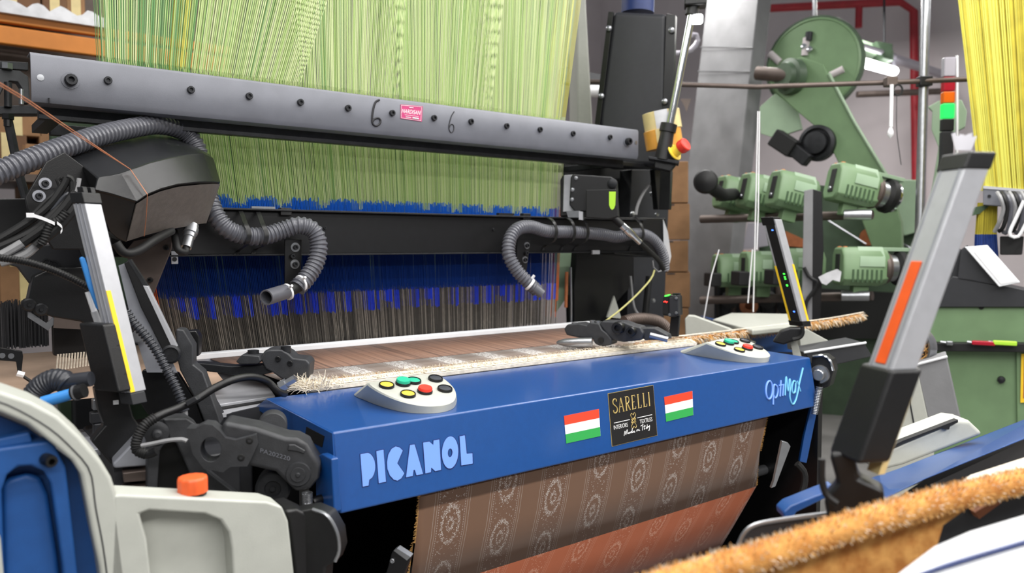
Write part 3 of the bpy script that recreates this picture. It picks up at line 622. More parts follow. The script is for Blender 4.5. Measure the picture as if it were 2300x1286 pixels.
strap(h2, 1438, 486, 525, 563, 2.935, 2.85)
MB().tube([at(x, y, Y=2.9) for x, y in ((1492, 596), (1490, 606), (1478, 610), (1468, 600), (1466, 585))], .004, 6).build('cord_loop', 'cable_gray', h2)
# bracket plates that carry the nozzles
def bracket(label, pts, wash, D_):
    t = thing('nozzle_bracket', label, 'bracket', 'nozzle brackets below the beam'); Y_ = D_
    part(t, 'plate', 'black_paint', [at(x, y, Y=Y_) for x, y in pts], (0, .008, 0), .002)
    for x, y, r in wash:
        if r > .01: MB().lathe(at(x, y, Y=Y_ - .0), (0, -1, 0), [(r, 0), (r, .003), (r * .5, .003), (0, .003)], 18).build('washer', 'steel', t)
        screw(t, at(x, y, Y=Y_ - .003), (0, -1, 0), .0095, .012)
bracket('black slotted plate with washers beside the left curled hose', [(640, 535), (678, 537), (676, 640), (655, 660), (640, 655)], [(663, 555, .018), (656, 575, .008), (662, 593, .018)], 2.86)
bracket('black slotted plate with washers inside the right curled hose', [(1163, 535), (1192, 537), (1183, 610), (1168, 612), (1160, 590)], [(1183, 551, .016), (1181, 568, .007), (1179, 583, .016)], 2.86)
# ================================================================== black hood at the left
hood = thing('sensor_hood', 'black moulded hood at the left end of the harness', 'machine hood')
cols = [[(142, 342, 2.80), (219, 399, 2.50), (211, 426, 2.48), (247, 520, 2.56)],
        [(200, 316, 2.90), (246, 394, 2.49), (252, 436, 2.46), (262, 534, 2.56)],
        [(257, 300, 2.98), (272, 389, 2.48), (308, 453, 2.43), (284, 543, 2.56)],
        [(300, 294, 3.05), (305, 376, 2.50), (331, 437, 2.45), (322, 531, 2.60)],
        [(330, 293, 3.05), (338, 364, 2.52), (362, 424, 2.475), (352, 523, 2.63)],
        [(366, 298, 3.05), (380, 354, 2.56), (400, 414, 2.515), (395, 514, 2.67)],
        [(410, 314, 3.03), (424, 346, 2.62), (450, 409, 2.57), (430, 508, 2.72)],
        [(443, 331, 3.0), (456, 344, 2.70), (480, 408, 2.64), (450, 504, 2.76)],
        [(464, 344, 2.96), (480, 356, 2.78), (496, 409, 2.71), (462, 503, 2.79)]]
loops = []; und = []
for c_ in cols:
    p = [at(x, y, Y=Y) for x, y, Y in c_]
    bk = V((p[0].x, p[0].y + .02, p[3].z + .02)); bb = V((p[3].x, p[3].y + .12, p[3].z + .005))
    loops.append([bk, p[0], p[0].lerp(p[1], .5) + V((0, 0, .004)), p[1], p[1].lerp(p[2], .5), p[2], p[2] + (p[3] - p[2]) * .03 + V((0, .012, 0)), p[3], bb])
    und.append([p[2].lerp(p[3], .05) + V((0, -.001, 0)), p[2].lerp(p[3], .98) + V((0, -.004, 0))])
MB().loft(loops, True).build('hood_shell', 'hood_black', hood, .006, 3, sharp=24)
b = MB(); k0 = 2
b.loft([[q[0], q[1], q[1] + V((0, .008, 0)), q[0] + V((0, .012, 0))] for q in und[k0:]]); b.build('lower_panel', 'hood_reflected', hood)  # paler underside, light reflected off the cloth painted into its colour
bpF = Face(120, 430, 2.26, 14)
part(hood, 'side_plate', 'black_paint', bpF.poly([(57, 442), (104, 363), (145, 341), (225, 400), (214, 440), (244, 520), (200, 560), (120, 560), (62, 470)]), -bpF.n * .012, .003)
for x, y in ((101, 412), (87, 440)):
    MB().lathe(bpF.m(x, y), bpF.n, [(.017, 0), (.017, .004), (0, .004)], 20).build('washer', 'alu_dark', hood); screw(hood, bpF.m(x, y, .004), bpF.n, .0095, .01, 'dark_steel')
# round plug hanging below the hood
pg = thing('cable_plug', 'round metal cable plug under the black hood', 'plug')
a_, b_ = at(432, 505, Y=2.72), at(418, 556, Y=2.68)
L_ = (b_ - a_).length
MB().lathe(a_, b_ - a_, [(.021, 0), (.021, .012), (.024, .014), (.024, .034), (.020, .036), (.020, .05), (.017, .052), (.017, L_)], 16).build('plug_body', 'steel', pg)
MB().tube(spline([b_, at(416, 566, Y=2.67), at(402, 562, Y=2.66), at(395, 545, Y=2.68), at(392, 520, Y=2.75)], .006), .012, 10).build('plug_cable', 'rubber', pg)
k_ = MB().tube(spline([at(260, 545, Y=2.52), at(280, 568, Y=2.52), at(310, 563, Y=2.54), at(345, 540, Y=2.58), at(385, 518, Y=2.66)], .008), .014, 10).build('hood_cable', 'rubber')
tag(k_, 'thick black cable hanging under the hood', 'cable')
# frame side plate behind the hood
fs_ = thing('side_frame_plate', 'brownish grey steel side plate behind the light bar', 'machine plate')
f = Face(350, 590, 2.62, -8)
part(fs_, 'plate', 'brown_steel', f.poly([(285, 560), (300, 540), (390, 520), (385, 560), (345, 660), (325, 700), (290, 640)]), -f.n * .01, .003)
MATS['brown_steel'].node_tree.nodes['Principled BSDF'].inputs['Roughness'].default_value = .5
for x, y in ((374, 556), (338, 628)): screw(fs_, f.m(x, y), f.n, .009, .02, 'black_paint')
# cable bundle
cbt = thing('cable_bundle', 'bundle of black cables held by a white zip tie left of the hood', 'cables')
FB = Face(90, 480, 2.1, 0)
for k, (pts, r, m) in enumerate([([(150, 400), (140, 420), (110, 460), (60, 500), (-20, 548)], .011, 'rubber'), ([(165, 408), (160, 440), (120, 478), (70, 520), (-20, 562)], .011, 'rubber'), ([(170, 430), (140, 470), (100, 510), (50, 545)], .013, 'rubber'), ([(185, 440), (165, 470), (130, 510), (80, 552)], .013, 'rubber'), ([(135, 398), (128, 406), (135, 415), (128, 430), (105, 450), (70, 485), (20, 525), (-20, 545)], .006, 'rubber'), ([(190, 430), (175, 438), (150, 436), (120, 470), (85, 520), (40, 560), (-10, 580)], .006, 'hose_dark'), ([(178, 400), (172, 424), (150, 450)], .006, 'cable_gray'), ([(50, 545), (25, 560), (-20, 585)], .0115, 'cable_gray'), ([(80, 552), (55, 572), (0, 590)], .0115, 'cable_gray'), ([(150, 396), (162, 402), (166, 420), (158, 440), (130, 468), (90, 505)], .007, 'rubber')]):
    MB().tube(spline([FB.m(x, y, .004 * (k % 4)) for x, y in pts], .01), r, 8).build('cable', m, cbt)
MB().ribbon(spline([FB.m(x, y, .03) for x, y in ((66, 482), (75, 484), (95, 490), (112, 497), (123, 502))], .006), V((.0, 0, .009)), FB.n * .003).build('zip_tie', 'zip_white', cbt)
MB().obox(FB.m(68, 483, .03), FB.r * .009, FB.u * .006, FB.n * .005).build('tie_head', 'zip_white', cbt)
MB().ribbon(spline([FB.m(x, y, .03) for x, y in ((128, 500), (138, 508), (140, 515), (136, 522))], .004), V((0, 0, .008)), FB.n * .003).build('tie_tail', 'zip_white', cbt)
corrugated([FB.m(x, y, .02) for x, y in ((150, 475), (135, 492), (112, 505), (100, 535), (92, 548))], .012, .008).build('conduit', 'rubber', cbt)
cn = corrugated([at(x, y, D=1.95) for x, y in ((-20, 576), (50, 586), (110, 603), (160, 624), (205, 648))], .0095, .007, .2).build('conduit', 'black_plastic')
tag(cn, 'thin black corrugated conduit crossing left of the light bar', 'conduit')
# copper yarns running down over the hood
cy = thing('copper_yarns', 'two copper coloured yarns running down over the hood', 'yarn')
for dx, dy in ((0, 0), (3, -4)):
    MB().tube([at(-20 + dx, 180 + dy, Y=1.9), at(60 + dx, 228 + dy, Y=2.05), at(170 + dx, 302 + dy * .8, Y=2.3), at(293, 380, Y=2.475)], .0013, 5).build('yarn', 'copper_yarn', cy)
MB().tube([at(293, 380, Y=2.475), at(331, 436, Y=2.438), at(329, 480, Y=2.50), at(324, 530, Y=2.575)], .0012, 5).build('yarn', 'copper_yarn', cy)
# ================================================================== left light bar
def barframe(x, y, D, rot):
    d = ray(x, y); d.z = 0; d.normalize(); r = V((d.y, -d.x, 0)); a = math.radians(rot)
    return r * math.cos(a) + d * math.sin(a), -r * math.sin(a) + d * math.cos(a)
lb = thing('sensor_light_bar', 'silver aluminium sensor bar with black box in front of the hood at left', 'sensor bar')
D0 = 1.9
e1, e2 = barframe(240, 660, D0, 38)
A0, A1 = at(190, 456, D=D0), at(293, 883, D=D0)      # near edge, top to bottom
WD = .047; DP = .044
def barsolid(a, b, o1, w1, o2, w2):
    q = lambda p: [p + e1 * o1 + e2 * o2, p + e1 * (o1 + w1) + e2 * o2, p + e1 * (o1 + w1) + e2 * (o2 + w2), p + e1 * o1 + e2 * (o2 + w2)]
    return MB().loft([q(a), q(b)])
barsolid(A0, A1, 0, WD, 0, DP).build('profile', 'alu', lb, .003)
for k in (.3, .62): barsolid(A0, A1, -.0015, .002, DP * k, DP * .1).build('profile_groove', 'alu_dark', lb)
ax_ = (A1 - A0).normalized()
barsolid(A0 - ax_ * .028, A0, -.002, WD + .004, -.002, DP + .004).build('end_cap', 'black_plastic', lb, .003)
for k in (.1, .55): barsolid(A0 - ax_ * .042, A0 - ax_ * .024, WD * k, WD * .28, 0, DP * .5).build('cap_clip', 'black_plastic', lb, .002)
barsolid(A1, A1 + ax_ * .03, .0, WD * .9, 0, DP).build('bottom_connector', 'dark_gray', lb, .003)
T = lambda k: A0.lerp(A1, k)
barsolid(T(.46), T(.995), .0005, .0125, -.0012, .002).build('yellow_strip', 'sticker_yellow', lb)
bx = barsolid(T(.63), T(.985), -.034, .036, -.006, .088).build('control_box', 'black_plastic', lb, .006, 3)
for k in (.75, .9): screw(lb, T(k) + e1 * -.006 + e2 * -.004, -e2, .005, .002, 'rubber')
lf_ = thing('light_bar_foot', 'black bracket arm under the left sensor bar', 'bracket')
f = Face(250, 930, 1.95, 10)
part(lf_, 'arm', 'black_paint', f.poly([(212, 870), (285, 875), (300, 935), (318, 960), (290, 1000), (252, 1045), (205, 990), (235, 955), (222, 920)]), -f.n * .04, .006)
MB().obox(f.m(260, 903, .002), f.r * .006, f.u * .005, f.n * .003).build('clip', 'zip_white', lf_)
# blue handled tool tucked behind
tl = thing('blue_handled_tool', 'blue handled hand tool stuck behind the left sensor bar', 'hand tool')
f = Face(215, 640, 1.93, 5)
MB().prism(f.poly([(178, 580), (184, 575), (191, 579), (212, 634), (234, 688), (232, 695), (222, 697), (216, 692), (196, 640)]), -f.n * .014).build('handle', 'tool_blue', tl, .005, 3)
MB().tube([f.m(226, 694, -.007), f.m(240, 738, -.007)], .004, 8).build('shank', 'steel', tl)
pt = thing('pale_tube', 'pale plastic tube standing beside the blue handled tool', 'tube')
MB().tube([f.m(197, 655, -.03), f.m(212, 700, -.03)], .007, 10).build('tube_body', 'zip_white', pt); MB().tube([f.m(211, 698, -.03), f.m(228, 745, -.03)], .0085, 10).build('tube_sleeve', 'clear_plastic', pt)
# ================================================================== lever, arm and conduit right of the bar
lv = thing('film_lever', 'black lever arm with bright steel edge leaning right of the sensor bar', 'lever')
f = Face(340, 690, 2.12, -6)
part(lv, 'lever_face', 'black_paint', f.poly([(278, 590), (290, 584), (300, 592), (324, 640), (392, 780), (396, 800), (384, 806), (370, 796), (316, 690)]), -f.n * .03, .003)
part(lv, 'bright_edge', 'alu', f.poly([(321, 641), (332, 642), (398, 778), (400, 792), (392, 797), (388, 784)], .003), -f.n * .03, .001)
part(lv, 'upper_edge', 'dark_steel', f.poly([(286, 583), (293, 582), (332, 642), (322, 642)], .002), -f.n * .03)
part(lv, 'film_window', 'alu_dark', f.poly([(266, 596), (282, 590), (352, 740), (392, 822), (398, 836), (330, 836), (300, 740)], -.02), -f.n * .006)
MB().lathe(f.m(384, 795, .004), f.n, [(.026, -.02), (.026, .004), (.02, .008), (.02, .002), (0, .002)], 22).build('pivot', 'dark_steel', lv)
MB().lathe(f.m(312, 755, .0), f.n, [(.018, -.02), (.018, .012), (.012, .012), (.012, .03), (.008, .03), (0, .03)], 16).build('fitting', 'steel', lv)
cd_ = thing('spring_conduit', 'black spiral conduit ending in a grey cable beside the left sensor bar', 'conduit')
cpt = [(284, 700), (300, 725), (325, 752), (350, 785), (375, 830), (395, 868), (408, 900), (414, 922)]
corrugated([at(x, y, D=2.0) for x, y in cpt], .0125, .0095, .28, 12).build('spiral', 'hose_dark', cd_)
MB().tube(spline([at(x, y, D=2.0) for x, y in ((414, 918), (415, 935), (405, 952), (388, 970), (375, 984))], .008), .0075, 8).build('cable_end', 'cable_gray', cd_)
ca = thing('swing_casting', 'dark grey cast arm between the lever and the lever castings', 'machine arm')
f = Face(430, 840, 2.2, -10)
part(ca, 'arm_web', 'cast_iron', f.poly([(394, 738), (412, 740), (434, 776), (434, 818), (456, 836), (497, 950), (486, 965), (466, 965), (440, 900), (404, 832), (396, 800)]), -f.n * .06, .005)
part(ca, 'arm_pad', 'black_paint', f.poly([(404, 745), (440, 742), (448, 756), (446, 800), (420, 800)], -.08), -f.n * .05, .004)
part(ca, 'guard_plate', 'black_paint', f.poly([(320, 830), (400, 836), (440, 900), (462, 960), (420, 975), (330, 930), (300, 880)], -.02), -f.n * .02, .004)
# black cable sweeping to the cover
bk = thing('sensor_cable', 'black cable looping from the grey plate to the cast bracket', 'cable')
MB().tube(spline([at(x, y, D=D_) for x, y, D_ in ((640, 884, 2.15), (625, 879, 2.12), (600, 856, 2.1), (565, 846, 2.05), (525, 852, 2.0), (480, 872, 1.97), (440, 897, 1.94), (400, 916, 1.9), (360, 932, 1.86), (325, 955, 1.84), (308, 985, 1.83), (308, 1010, 1.83), (330, 1020, 1.83), (352, 1012, 1.83))], .008), .010, 10).build('cable_run', 'black_plastic', bk)
corrugated([at(x, y, D=D_) for x, y, D_ in ((350, 936, 1.855), (325, 955, 1.84), (308, 985, 1.83), (308, 1010, 1.83), (330, 1020, 1.83))], .0125, .006, .12).build('cable_sleeve', 'rubber', bk)
part(bk, 'cable_clip', 'dark_gray', [at(x, y, D=1.9) for x, y in ((415, 902), (438, 890), (444, 898), (420, 912))], -FH * -.02, .002)
MB().tube(spline([at(x, y, D=1.81) for x, y in ((318, 1000), (345, 995), (380, 988), (410, 986), (420, 990))], .008), .005, 6).build('cable_tie', 'cable_gray', bk)
# ================================================================== grey sheet and left temple
gs = thing('sheet_guard', 'light grey sheet guard left of the blue cover', 'machine guard')
part(gs, 'top_sheet', 'alu', [at(x, y, Z=.955) for x, y in ((452, 850), (497, 835), (548, 829), (582, 836), (618, 888), (488, 908))], (0, 0, -.01), .002)
part(gs, 'slot_bar', 'rubber', [at(x, y, Z=.945) for x, y in ((484, 906), (615, 886), (620, 896), (492, 918))], (0, 0, -.01))
part(gs, 'lower_sheet', 'alu', [at(x, y, Z=.94) for x, y in ((490, 918), (592, 900), (585, 914), (500, 930))], (0, 0, -.01))
part(gs, 'skirt', 'dark_gray', [at(x, y, D=2.35) for x, y in ((452, 853), (488, 910), (500, 932), (640, 900), (640, 1000), (470, 1000))], FH * .02)
MB().lathe(at(630, 868, D=2.3), V((.7, -.5, .5)), [(.018, 0), (.018, .02), (.012, .02), (.012, .05), (0, .05)], 6).build('pipe_fitting', 'steel', gs)
tp = thing('temple', 'black cast temple block at the left edge of the cloth', 'temple')
f = Face(620, 820, 2.48, -12)
part(tp, 'head', 'cast_iron', f.poly([(583, 803), (594, 788), (606, 785), (632, 785), (648, 794), (658, 804), (688, 807), (696, 816), (693, 850), (662, 856), (632, 851), (610, 835), (596, 828)]), -f.n * .1, .006, 3)
part(tp, 'clamp_block', 'cast_iron', f.poly([(529, 812), (543, 796), (582, 799), (586, 810), (580, 817), (538, 818)], .02), -f.n * .07, .004)
part(tp, 'arm', 'dark_steel', f.poly([(426, 815), (450, 815), (520, 822), (620, 818), (632, 832), (560, 848), (500, 838), (430, 830)], -.01), -f.n * .05, .004)
for x, y, r in ((569, 792, .018), (642, 783, .016)): MB().tube([f.m(x, y + 8, -.02), f.m(x, y - 6, -.02)], r, 12).build('cap_screw', 'dark_steel', tp)
for x, y in ((652, 815), (625, 805)): screw(tp, f.m(x, y), f.n, .009, .008, 'black_paint')
part(tp, 'roller_foot', 'dark_steel', f.poly([(636, 862), (690, 856), (692, 872), (640, 880)], .02), -f.n * .04, .004)
MB().lathe(f.m(724, 876, .02), V((-.8, -.6, 0)), [(.02, 0), (.02, .02), (.012, .02), (.012, .012), (0, .012)], 16).build('roller_end', 'black_paint', tp)
# ================================================================== lever castings
lc_ = thing('lever_casting', 'dark cast iron lever with big round hole and raised numbers', 'lever')
f = Face(560, 1030, 1.86, -8)
def c4(pts): return [(150 + x / 3.675, 780 + y / 3.675) for x, y in pts]
outer = c4([(985, 668), (1060, 668), (1130, 632), (1200, 640), (1260, 690), (1310, 748), (1390, 765), (1440, 722), (1500, 680), (1560, 720), (1575, 800), (1530, 900), (1490, 980), (1350, 985), (1290, 1030), (1130, 1000), (1040, 880)])
hole = c4(oval(1188, 842, 86, 100, 17))
def plate_with_hole(outer, hole, f, off, th):
    cx = sum(p[0] for p in hole) / len(hole); cy = sum(p[1] for p in hole) / len(hole)
    ang = lambda p: math.atan2(p[1] - cy, p[0] - cx)
    n = 48; sorted_o = outer
    def hit(a, poly):
        best = None; dx, dy = math.cos(a), math.sin(a)
        for i in range(len(poly)):
            (x1, y1), (x2, y2) = poly[i], poly[(i + 1) % len(poly)]
            den = dx * (y2 - y1) - dy * (x2 - x1)
            if abs(den) < 1e-9: continue
            t = ((x1 - cx) * (y2 - y1) - (y1 - cy) * (x2 - x1)) / den; s_ = ((x1 - cx) * dy - (y1 - cy) * dx) / den
            if t > 0 and 0 <= s_ <= 1 and (best is None or t < best): best = t
        return (cx + dx * best, cy + dy * best)
    angs = sorted([-math.pi + 2 * math.pi * k / n for k in range(n)] + [ang(p) for p in outer])
    o_ = [f.m(*hit(a, outer), off) for a in angs]; h_ = [f.m(*hit(a, hole), off) for a in angs]
    e = -f.n * th
    return MB().loft([o_, [p + e for p in o_], [p + e for p in h_], h_, o_], False)
plate_with_hole(outer, hole, f, .02, .05).build('hole_plate', 'cast_iron', lc_, .003)
for x, y in c4([(1510, 765), (1440, 905)]): screw(lc_, f.m(x, y, .018), f.n, .0085, .004, 'rubber', 'small_hole')
part(lc_, 'lever_body', 'cast_iron', f.poly(c4([(1290, 607), (1450, 640), (1560, 660), (1810, 740), (1900, 748), (1990, 795), (2035, 880), (2092, 965), (2085, 1080), (2010, 1170), (1890, 1200), (1800, 1110), (1720, 1030), (1520, 985), (1400, 930), (1250, 760)]), .0), -f.n * .09, .012, 3)
MB().lathe(f.m(*c4([(1912, 1040)])[0], .0), f.n, [(.03, 0), (.028, .008), (.018, .008), (.017, .012), (.006, .012), (.004, .016), (0, .016)], 24).build('boss', 'cast_iron', lc_)
part(lc_, 'raised_rib', 'cast_iron', f.poly(c4([(1820, 850), (1900, 860), (1960, 880), (1970, 850), (1880, 800), (1830, 800)]), .004), -f.n * .008, .003)
text_mesh('PA202220', c4([(1600, 830), (1845, 900), (1840, 935), (1595, 865)]), lambda x, y: f.m(x, y, .0035), 'raised_numbers', 'gray_paint', lc_, 0)
MB().lathe(f.m(613, 1096, -.03), f.n, [(.042, -.05), (.042, .0), (.036, .006), (.02, .006), (.018, .0), (.006, .0), (.006, .008), (0, .008)], 28).build('lower_roller', 'dark_steel', lc_)
MB().lathe(f.m(612, 958, -.09), f.n + V((.1, 0, .1)), [(.036, -.08), (.036, 0), (.033, .004), (0, .004)], 28).build('upper_cylinder', 'cast_iron', lc_)
lk = thing('cast_bracket', 'dark cast bracket with round boss behind the orange cap', 'bracket')
f = Face(400, 1020, 1.92, 6)
part(lk, 'left_foot', 'cast_iron', f.poly([(331, 962), (340, 946), (364, 938), (400, 942), (392, 985), (368, 1000), (360, 1012), (352, 1130), (330, 1130)], -.005), -f.n * .05, .005)
part(lk, 'right_foot', 'cast_iron', f.poly([(365, 940), (420, 938), (446, 955), (436, 1000), (470, 1060), (560, 1130), (455, 1140), (425, 1060), (396, 996), (380, 985)]), -f.n * .07, .006)
part(lk, 'web', 'black_paint', f.poly([(350, 985), (420, 985), (470, 1120), (350, 1130)], -.05), -f.n * .02)
MB().lathe(f.m(352, 972, .0), f.n, [(.028, -.05), (.028, .004), (.022, .008), (.012, .008), (.011, .02), (.006, .024), (0, .024)], 24).build('boss', 'cast_iron', lk)
MB().prism(f.poly([(252, 1042), (330, 960), (336, 1046), (256, 1052)], -.06), -f.n * .08).build('slide_cover', 'alu_dark', lk, .006)
for k, y in enumerate((1062, 1095)): MB().prism(f.poly([(275, y), (345, y - 8), (345, y + 16), (278, y + 22)], -.05), -f.n * .08).build('slide_rail', 'brown_steel', lk, .003)
MB().prism(f.poly([(255, 1050), (345, 1040), (345, 1140), (262, 1140)], -.09), -f.n * .05).build('slide_back', 'dark_gray', lk)
# bright machined slide rails and a small spring at the foot of the lever
sp_ = thing('coil_spring', 'small steel coil spring below the lever casting', 'spring')
pts = [at(690, 1124, D=1.9) + V((math.cos(k * .6) * .012, math.sin(k * .6) * .012, k * .00035 - .01)) for k in range(90)]
MB().tube(pts, .0016, 5).build('coil', 'steel', sp_)
# ================================================================== white side casting with blue door
sc = thing('side_casting', 'off white cast side housing at the lower left corner', 'machine housing')
fa = Face(130, 1050, 1.42, 4)
f = fa
part(sc, 'ledge', 'offwhite', f.poly([(255, 1112), (270, 1110), (480, 1120), (600, 1126), (634, 1137), (648, 1170), (674, 1400), (530, 1400), (520, 1230), (514, 1195), (496, 1168), (460, 1154), (335, 1146), (314, 1154), (330, 1210), (352, 1400), (240, 1400)]), -f.n * .075, .006, 3)
part(sc, 'recess_floor', 'offwhite', f.poly([(290, 1140), (560, 1146), (600, 1400), (240, 1400)], -.055), -f.n * .018)
part(sc, 'side_cover', 'black_plastic', f.poly([(640, 1146), (668, 1142), (706, 1160), (745, 1286), (735, 1400), (674, 1400), (650, 1170)], -.03), -f.n * .1, .008, 3)
band = [(-60, 866), (0, 878), (70, 902), (130, 934), (180, 980), (226, 1034), (250, 1072), (262, 1108), (270, 1160), (300, 1400), (240, 1400), (222, 1270), (205, 1190), (190, 1110), (181, 1066), (160, 1034), (118, 998), (60, 952), (0, 926), (-60, 905)]
part(sc, 'arch_band', 'offwhite', fa.poly(band), -fa.n * .12, .008, 3)
MB().tube(spline([fa.m(x, y, .0005) for x, y in ((-40, 895), (0, 902), (60, 930), (120, 968), (165, 1010), (195, 1044), (207, 1075), (215, 1140), (232, 1230), (252, 1380))], .02), .0014, 5).build('joint_line', 'dark_gray', sc)
dr = thing('blue_side_door', 'blue moulded side door inside the white arch at lower left', 'machine door')
part(dr, 'door_back', 'blue_plastic', fa.poly([(-80, 915), (0, 935), (60, 960), (120, 1004), (165, 1040), (185, 1080), (230, 1290), (240, 1400), (-80, 1400)], -.075), -fa.n * .02)
part(dr, 'door_frame', 'blue_plastic', fa.poly([(-80, 1014), (0, 1006), (108, 990), (122, 1000), (148, 1050), (175, 1290), (182, 1400), (150, 1400), (140, 1270), (120, 1130), (112, 1085), (98, 1058), (70, 1046), (40, 1048), (16, 1066), (4, 1100), (10, 1290), (14, 1400), (-4, 1400), (-12, 1190), (-80, 1180)], -.02), -fa.n * .05, .008, 3)
part(dr, 'door_recess', 'blue_plastic', fa.poly([(2, 1090), (20, 1074), (60, 1064), (92, 1072), (108, 1110), (130, 1250), (145, 1400), (8, 1400)], -.05), -fa.n * .025, .01, 3)
part(dr, 'upper_rail', 'blue_plastic', fa.poly([(-80, 978), (0, 984), (66, 970), (74, 994), (0, 1006), (-80, 1012)], -.03), -fa.n * .03, .004)
part(dr, 'white_edge', 'offwhite', fa.poly([(-80, 1170), (-10, 1180), (2, 1210), (18, 1400), (-80, 1400)], -.012), -fa.n * .04, .006)
screw(dr, fa.m(103, 1030, -.02), fa.n + V((.3, -.2, 0)), .0115, .03, 'black_paint')
oc_ = thing('orange_cap', 'orange ribbed screw cap on top of the white casting', 'cap')
p0 = fa.m(443, 1119) - fa.n * .038 + V((0, 0, .004))
b = MB(); loops = []
for z_, k in ((0, 1), (.026, 1), (.031, .93), (.032, .8)):
    loops.append([p0 + V((math.cos(a) * .029 * k * (1 + .03 * math.cos(12 * a)), math.sin(a) * .029 * k * (1 + .03 * math.cos(12 * a)), z_)) for a in [2 * math.pi * i / 48 for i in range(48)]])
b.loft(loops).build('cap_body', 'cap_orange', oc_, sharp=60)
MB().lathe(p0 - V((0, 0, .006)), (0, 0, 1), [(.0265, 0), (.0265, .006)], 28).build('cap_seal', 'rubber', oc_)
MB().lathe(p0 - V((0, 0, .03)), (0, 0, 1), [(.025, 0), (.025, .026)], 20).build('cap_neck', 'offwhite', oc_)
# dark rounded end of the cloth roller drive
de = thing('drive_guard', 'dark rounded guard disc below the left end of the blue cover', 'machine guard')
f = Face(715, 1220, 1.72, -25)
part(de, 'guard_plate', 'black_plastic', f.poly([(650, 1150), (700, 1142), (735, 1156), (757, 1195), (762, 1235), (752, 1262), (730, 1275), (722, 1400), (650, 1400)]), -f.n * .05, .006, 3)
MB().tube(spline([f.m(x, y, .002) for x, y in ((702, 1143), (735, 1157), (757, 1195), (762, 1235), (753, 1260))], .01), .004, 6).build('bright_rim', 'steel', de)
# tubes at the far left, behind the arch
ht = thing('air_hose', 'dark corrugated hose elbow at the left edge behind the white arch', 'hose')
corrugated([at(x, y, D=1.85) for x, y in ((60, 925), (72, 895), (92, 868), (120, 853), (142, 855), (152, 862))], .027, .008, .07).build('hose_tube', 'hose_dark', ht)
MB().tube([at(140, 858, D=1.85), at(205, 850, D=1.85)], .018, 14).build('pipe', 'hose_dark', ht)
bt = thing('blue_air_tube', 'bright blue air tube with black fitting behind the white arch', 'tube')
MB().tube([at(95, 903, D=1.8), at(168, 882, D=1.82)], .0135, 14).build('tube', 'tool_blue', bt); MB().tube([at(164, 883, D=1.82), at(190, 876, D=1.82)], .017, 14).build('fitting', 'black_plastic', bt)
MB().lathe(at(169, 882, D=1.82), at(190, 876, D=1.82) - at(164, 883, D=1.82), [(.019, 0), (.019, .004)], 14).build('ring', 'steel', bt)
lfm = thing('loom_side_frame', 'dark machine frame under the left side of the loom', 'machine frame')
MB().box((.75, 2.75, .40), .12, .75, .78).build('side_wall', 'dark_gray', lfm, .01)
MB().box((.55, 2.45, .45), .3, .6, .86).build('gear_case', 'dark_gray', lfm, .01)
MB().box((.40, 2.6, .86), .40, .3, .02).build('top_tray', 'alu_dark', lfm, .003)
for k, (x, y) in enumerate(((230, 905), (225, 935), (232, 960))): MB().box(at(x, y, D=2.15), .05, .03, .03).build('terminal', 'steel' if k == 0 else 'dark_gray', lfm, .003)
# needle comb and dark plates left of the bar
ncb = thing('finger_comb', 'black finger comb with pale needles below the hood', 'needle comb')
f = Face(150, 770, 2.6, 5)
part(ncb, 'comb_block', 'black_paint', f.poly([(118, 725), (150, 720), (200, 722), (205, 800), (170, 806), (120, 798)]), -f.n * .05, .004)
for k in range(12):
    x = 130 + k * 6.5; MB().tube([f.m(x, 795 - k * .6, .004), f.m(x - 3, 832 - k, .01)], .003, 6).build('needle', 'bristle', ncb)
hb = thing('black_gearbox', 'black angular casing with two round washers left of the blue handled tool', 'machine casing')
f = Face(140, 650, 2.45, 6)
part(hb, 'casing', 'black_paint', f.poly([(75, 620), (120, 600), (190, 600), (210, 640), (215, 740), (180, 722), (118, 712), (82, 700), (62, 680)]), -f.n * .1, .006)
for x, y in ((65, 684), (92, 695)): MB().lathe(f.m(x, y, .002), f.n, [(.02, -.03), (.02, .002), (.015, .006), (.006, .006), (.005, .012), (0, .012)], 20).build('washer', 'dark_steel', hb)
part(hb, 'bracket_strip', 'steel', f.poly([(62, 700), (70, 702), (104, 725), (120, 712), (126, 722), (108, 742), (62, 712)], -.01), -f.n * .006)
part(hb, 'cover_plate', 'brown_steel', f.poly([(122, 708), (180, 700), (200, 720), (196, 740), (120, 736)], -.004), -f.n * .01)
part(hb, 'upper_block', 'dark_gray', f.poly([(0, 560), (70, 555), (170, 540), (195, 600), (120, 612), (70, 640), (40, 600), (0, 590)], -.06), -f.n * .06, .004)
for x, y, r in ((105, 590, .014), (120, 596, .018)): MB().lathe(f.m(x, y, -.055), f.n, [(r, 0), (r, .006), (r * .7, .006), (r * .7, .002), (0, .002)], 16).build('ring_nut', 'dark_steel', hb)
bs_ = thing('beam_stub', 'black beam stub running out at the left edge below the hose', 'machine beam')
part(bs_, 'stub', 'black_paint', [at(x, y, Y=2.9) for x, y in ((-40, 446), (70, 445), (120, 470), (120, 540), (-40, 560))], (0, .08, 0), .004)
m = mat('warp_pale', (178, 150, 128), .7, 0, .1, 6)
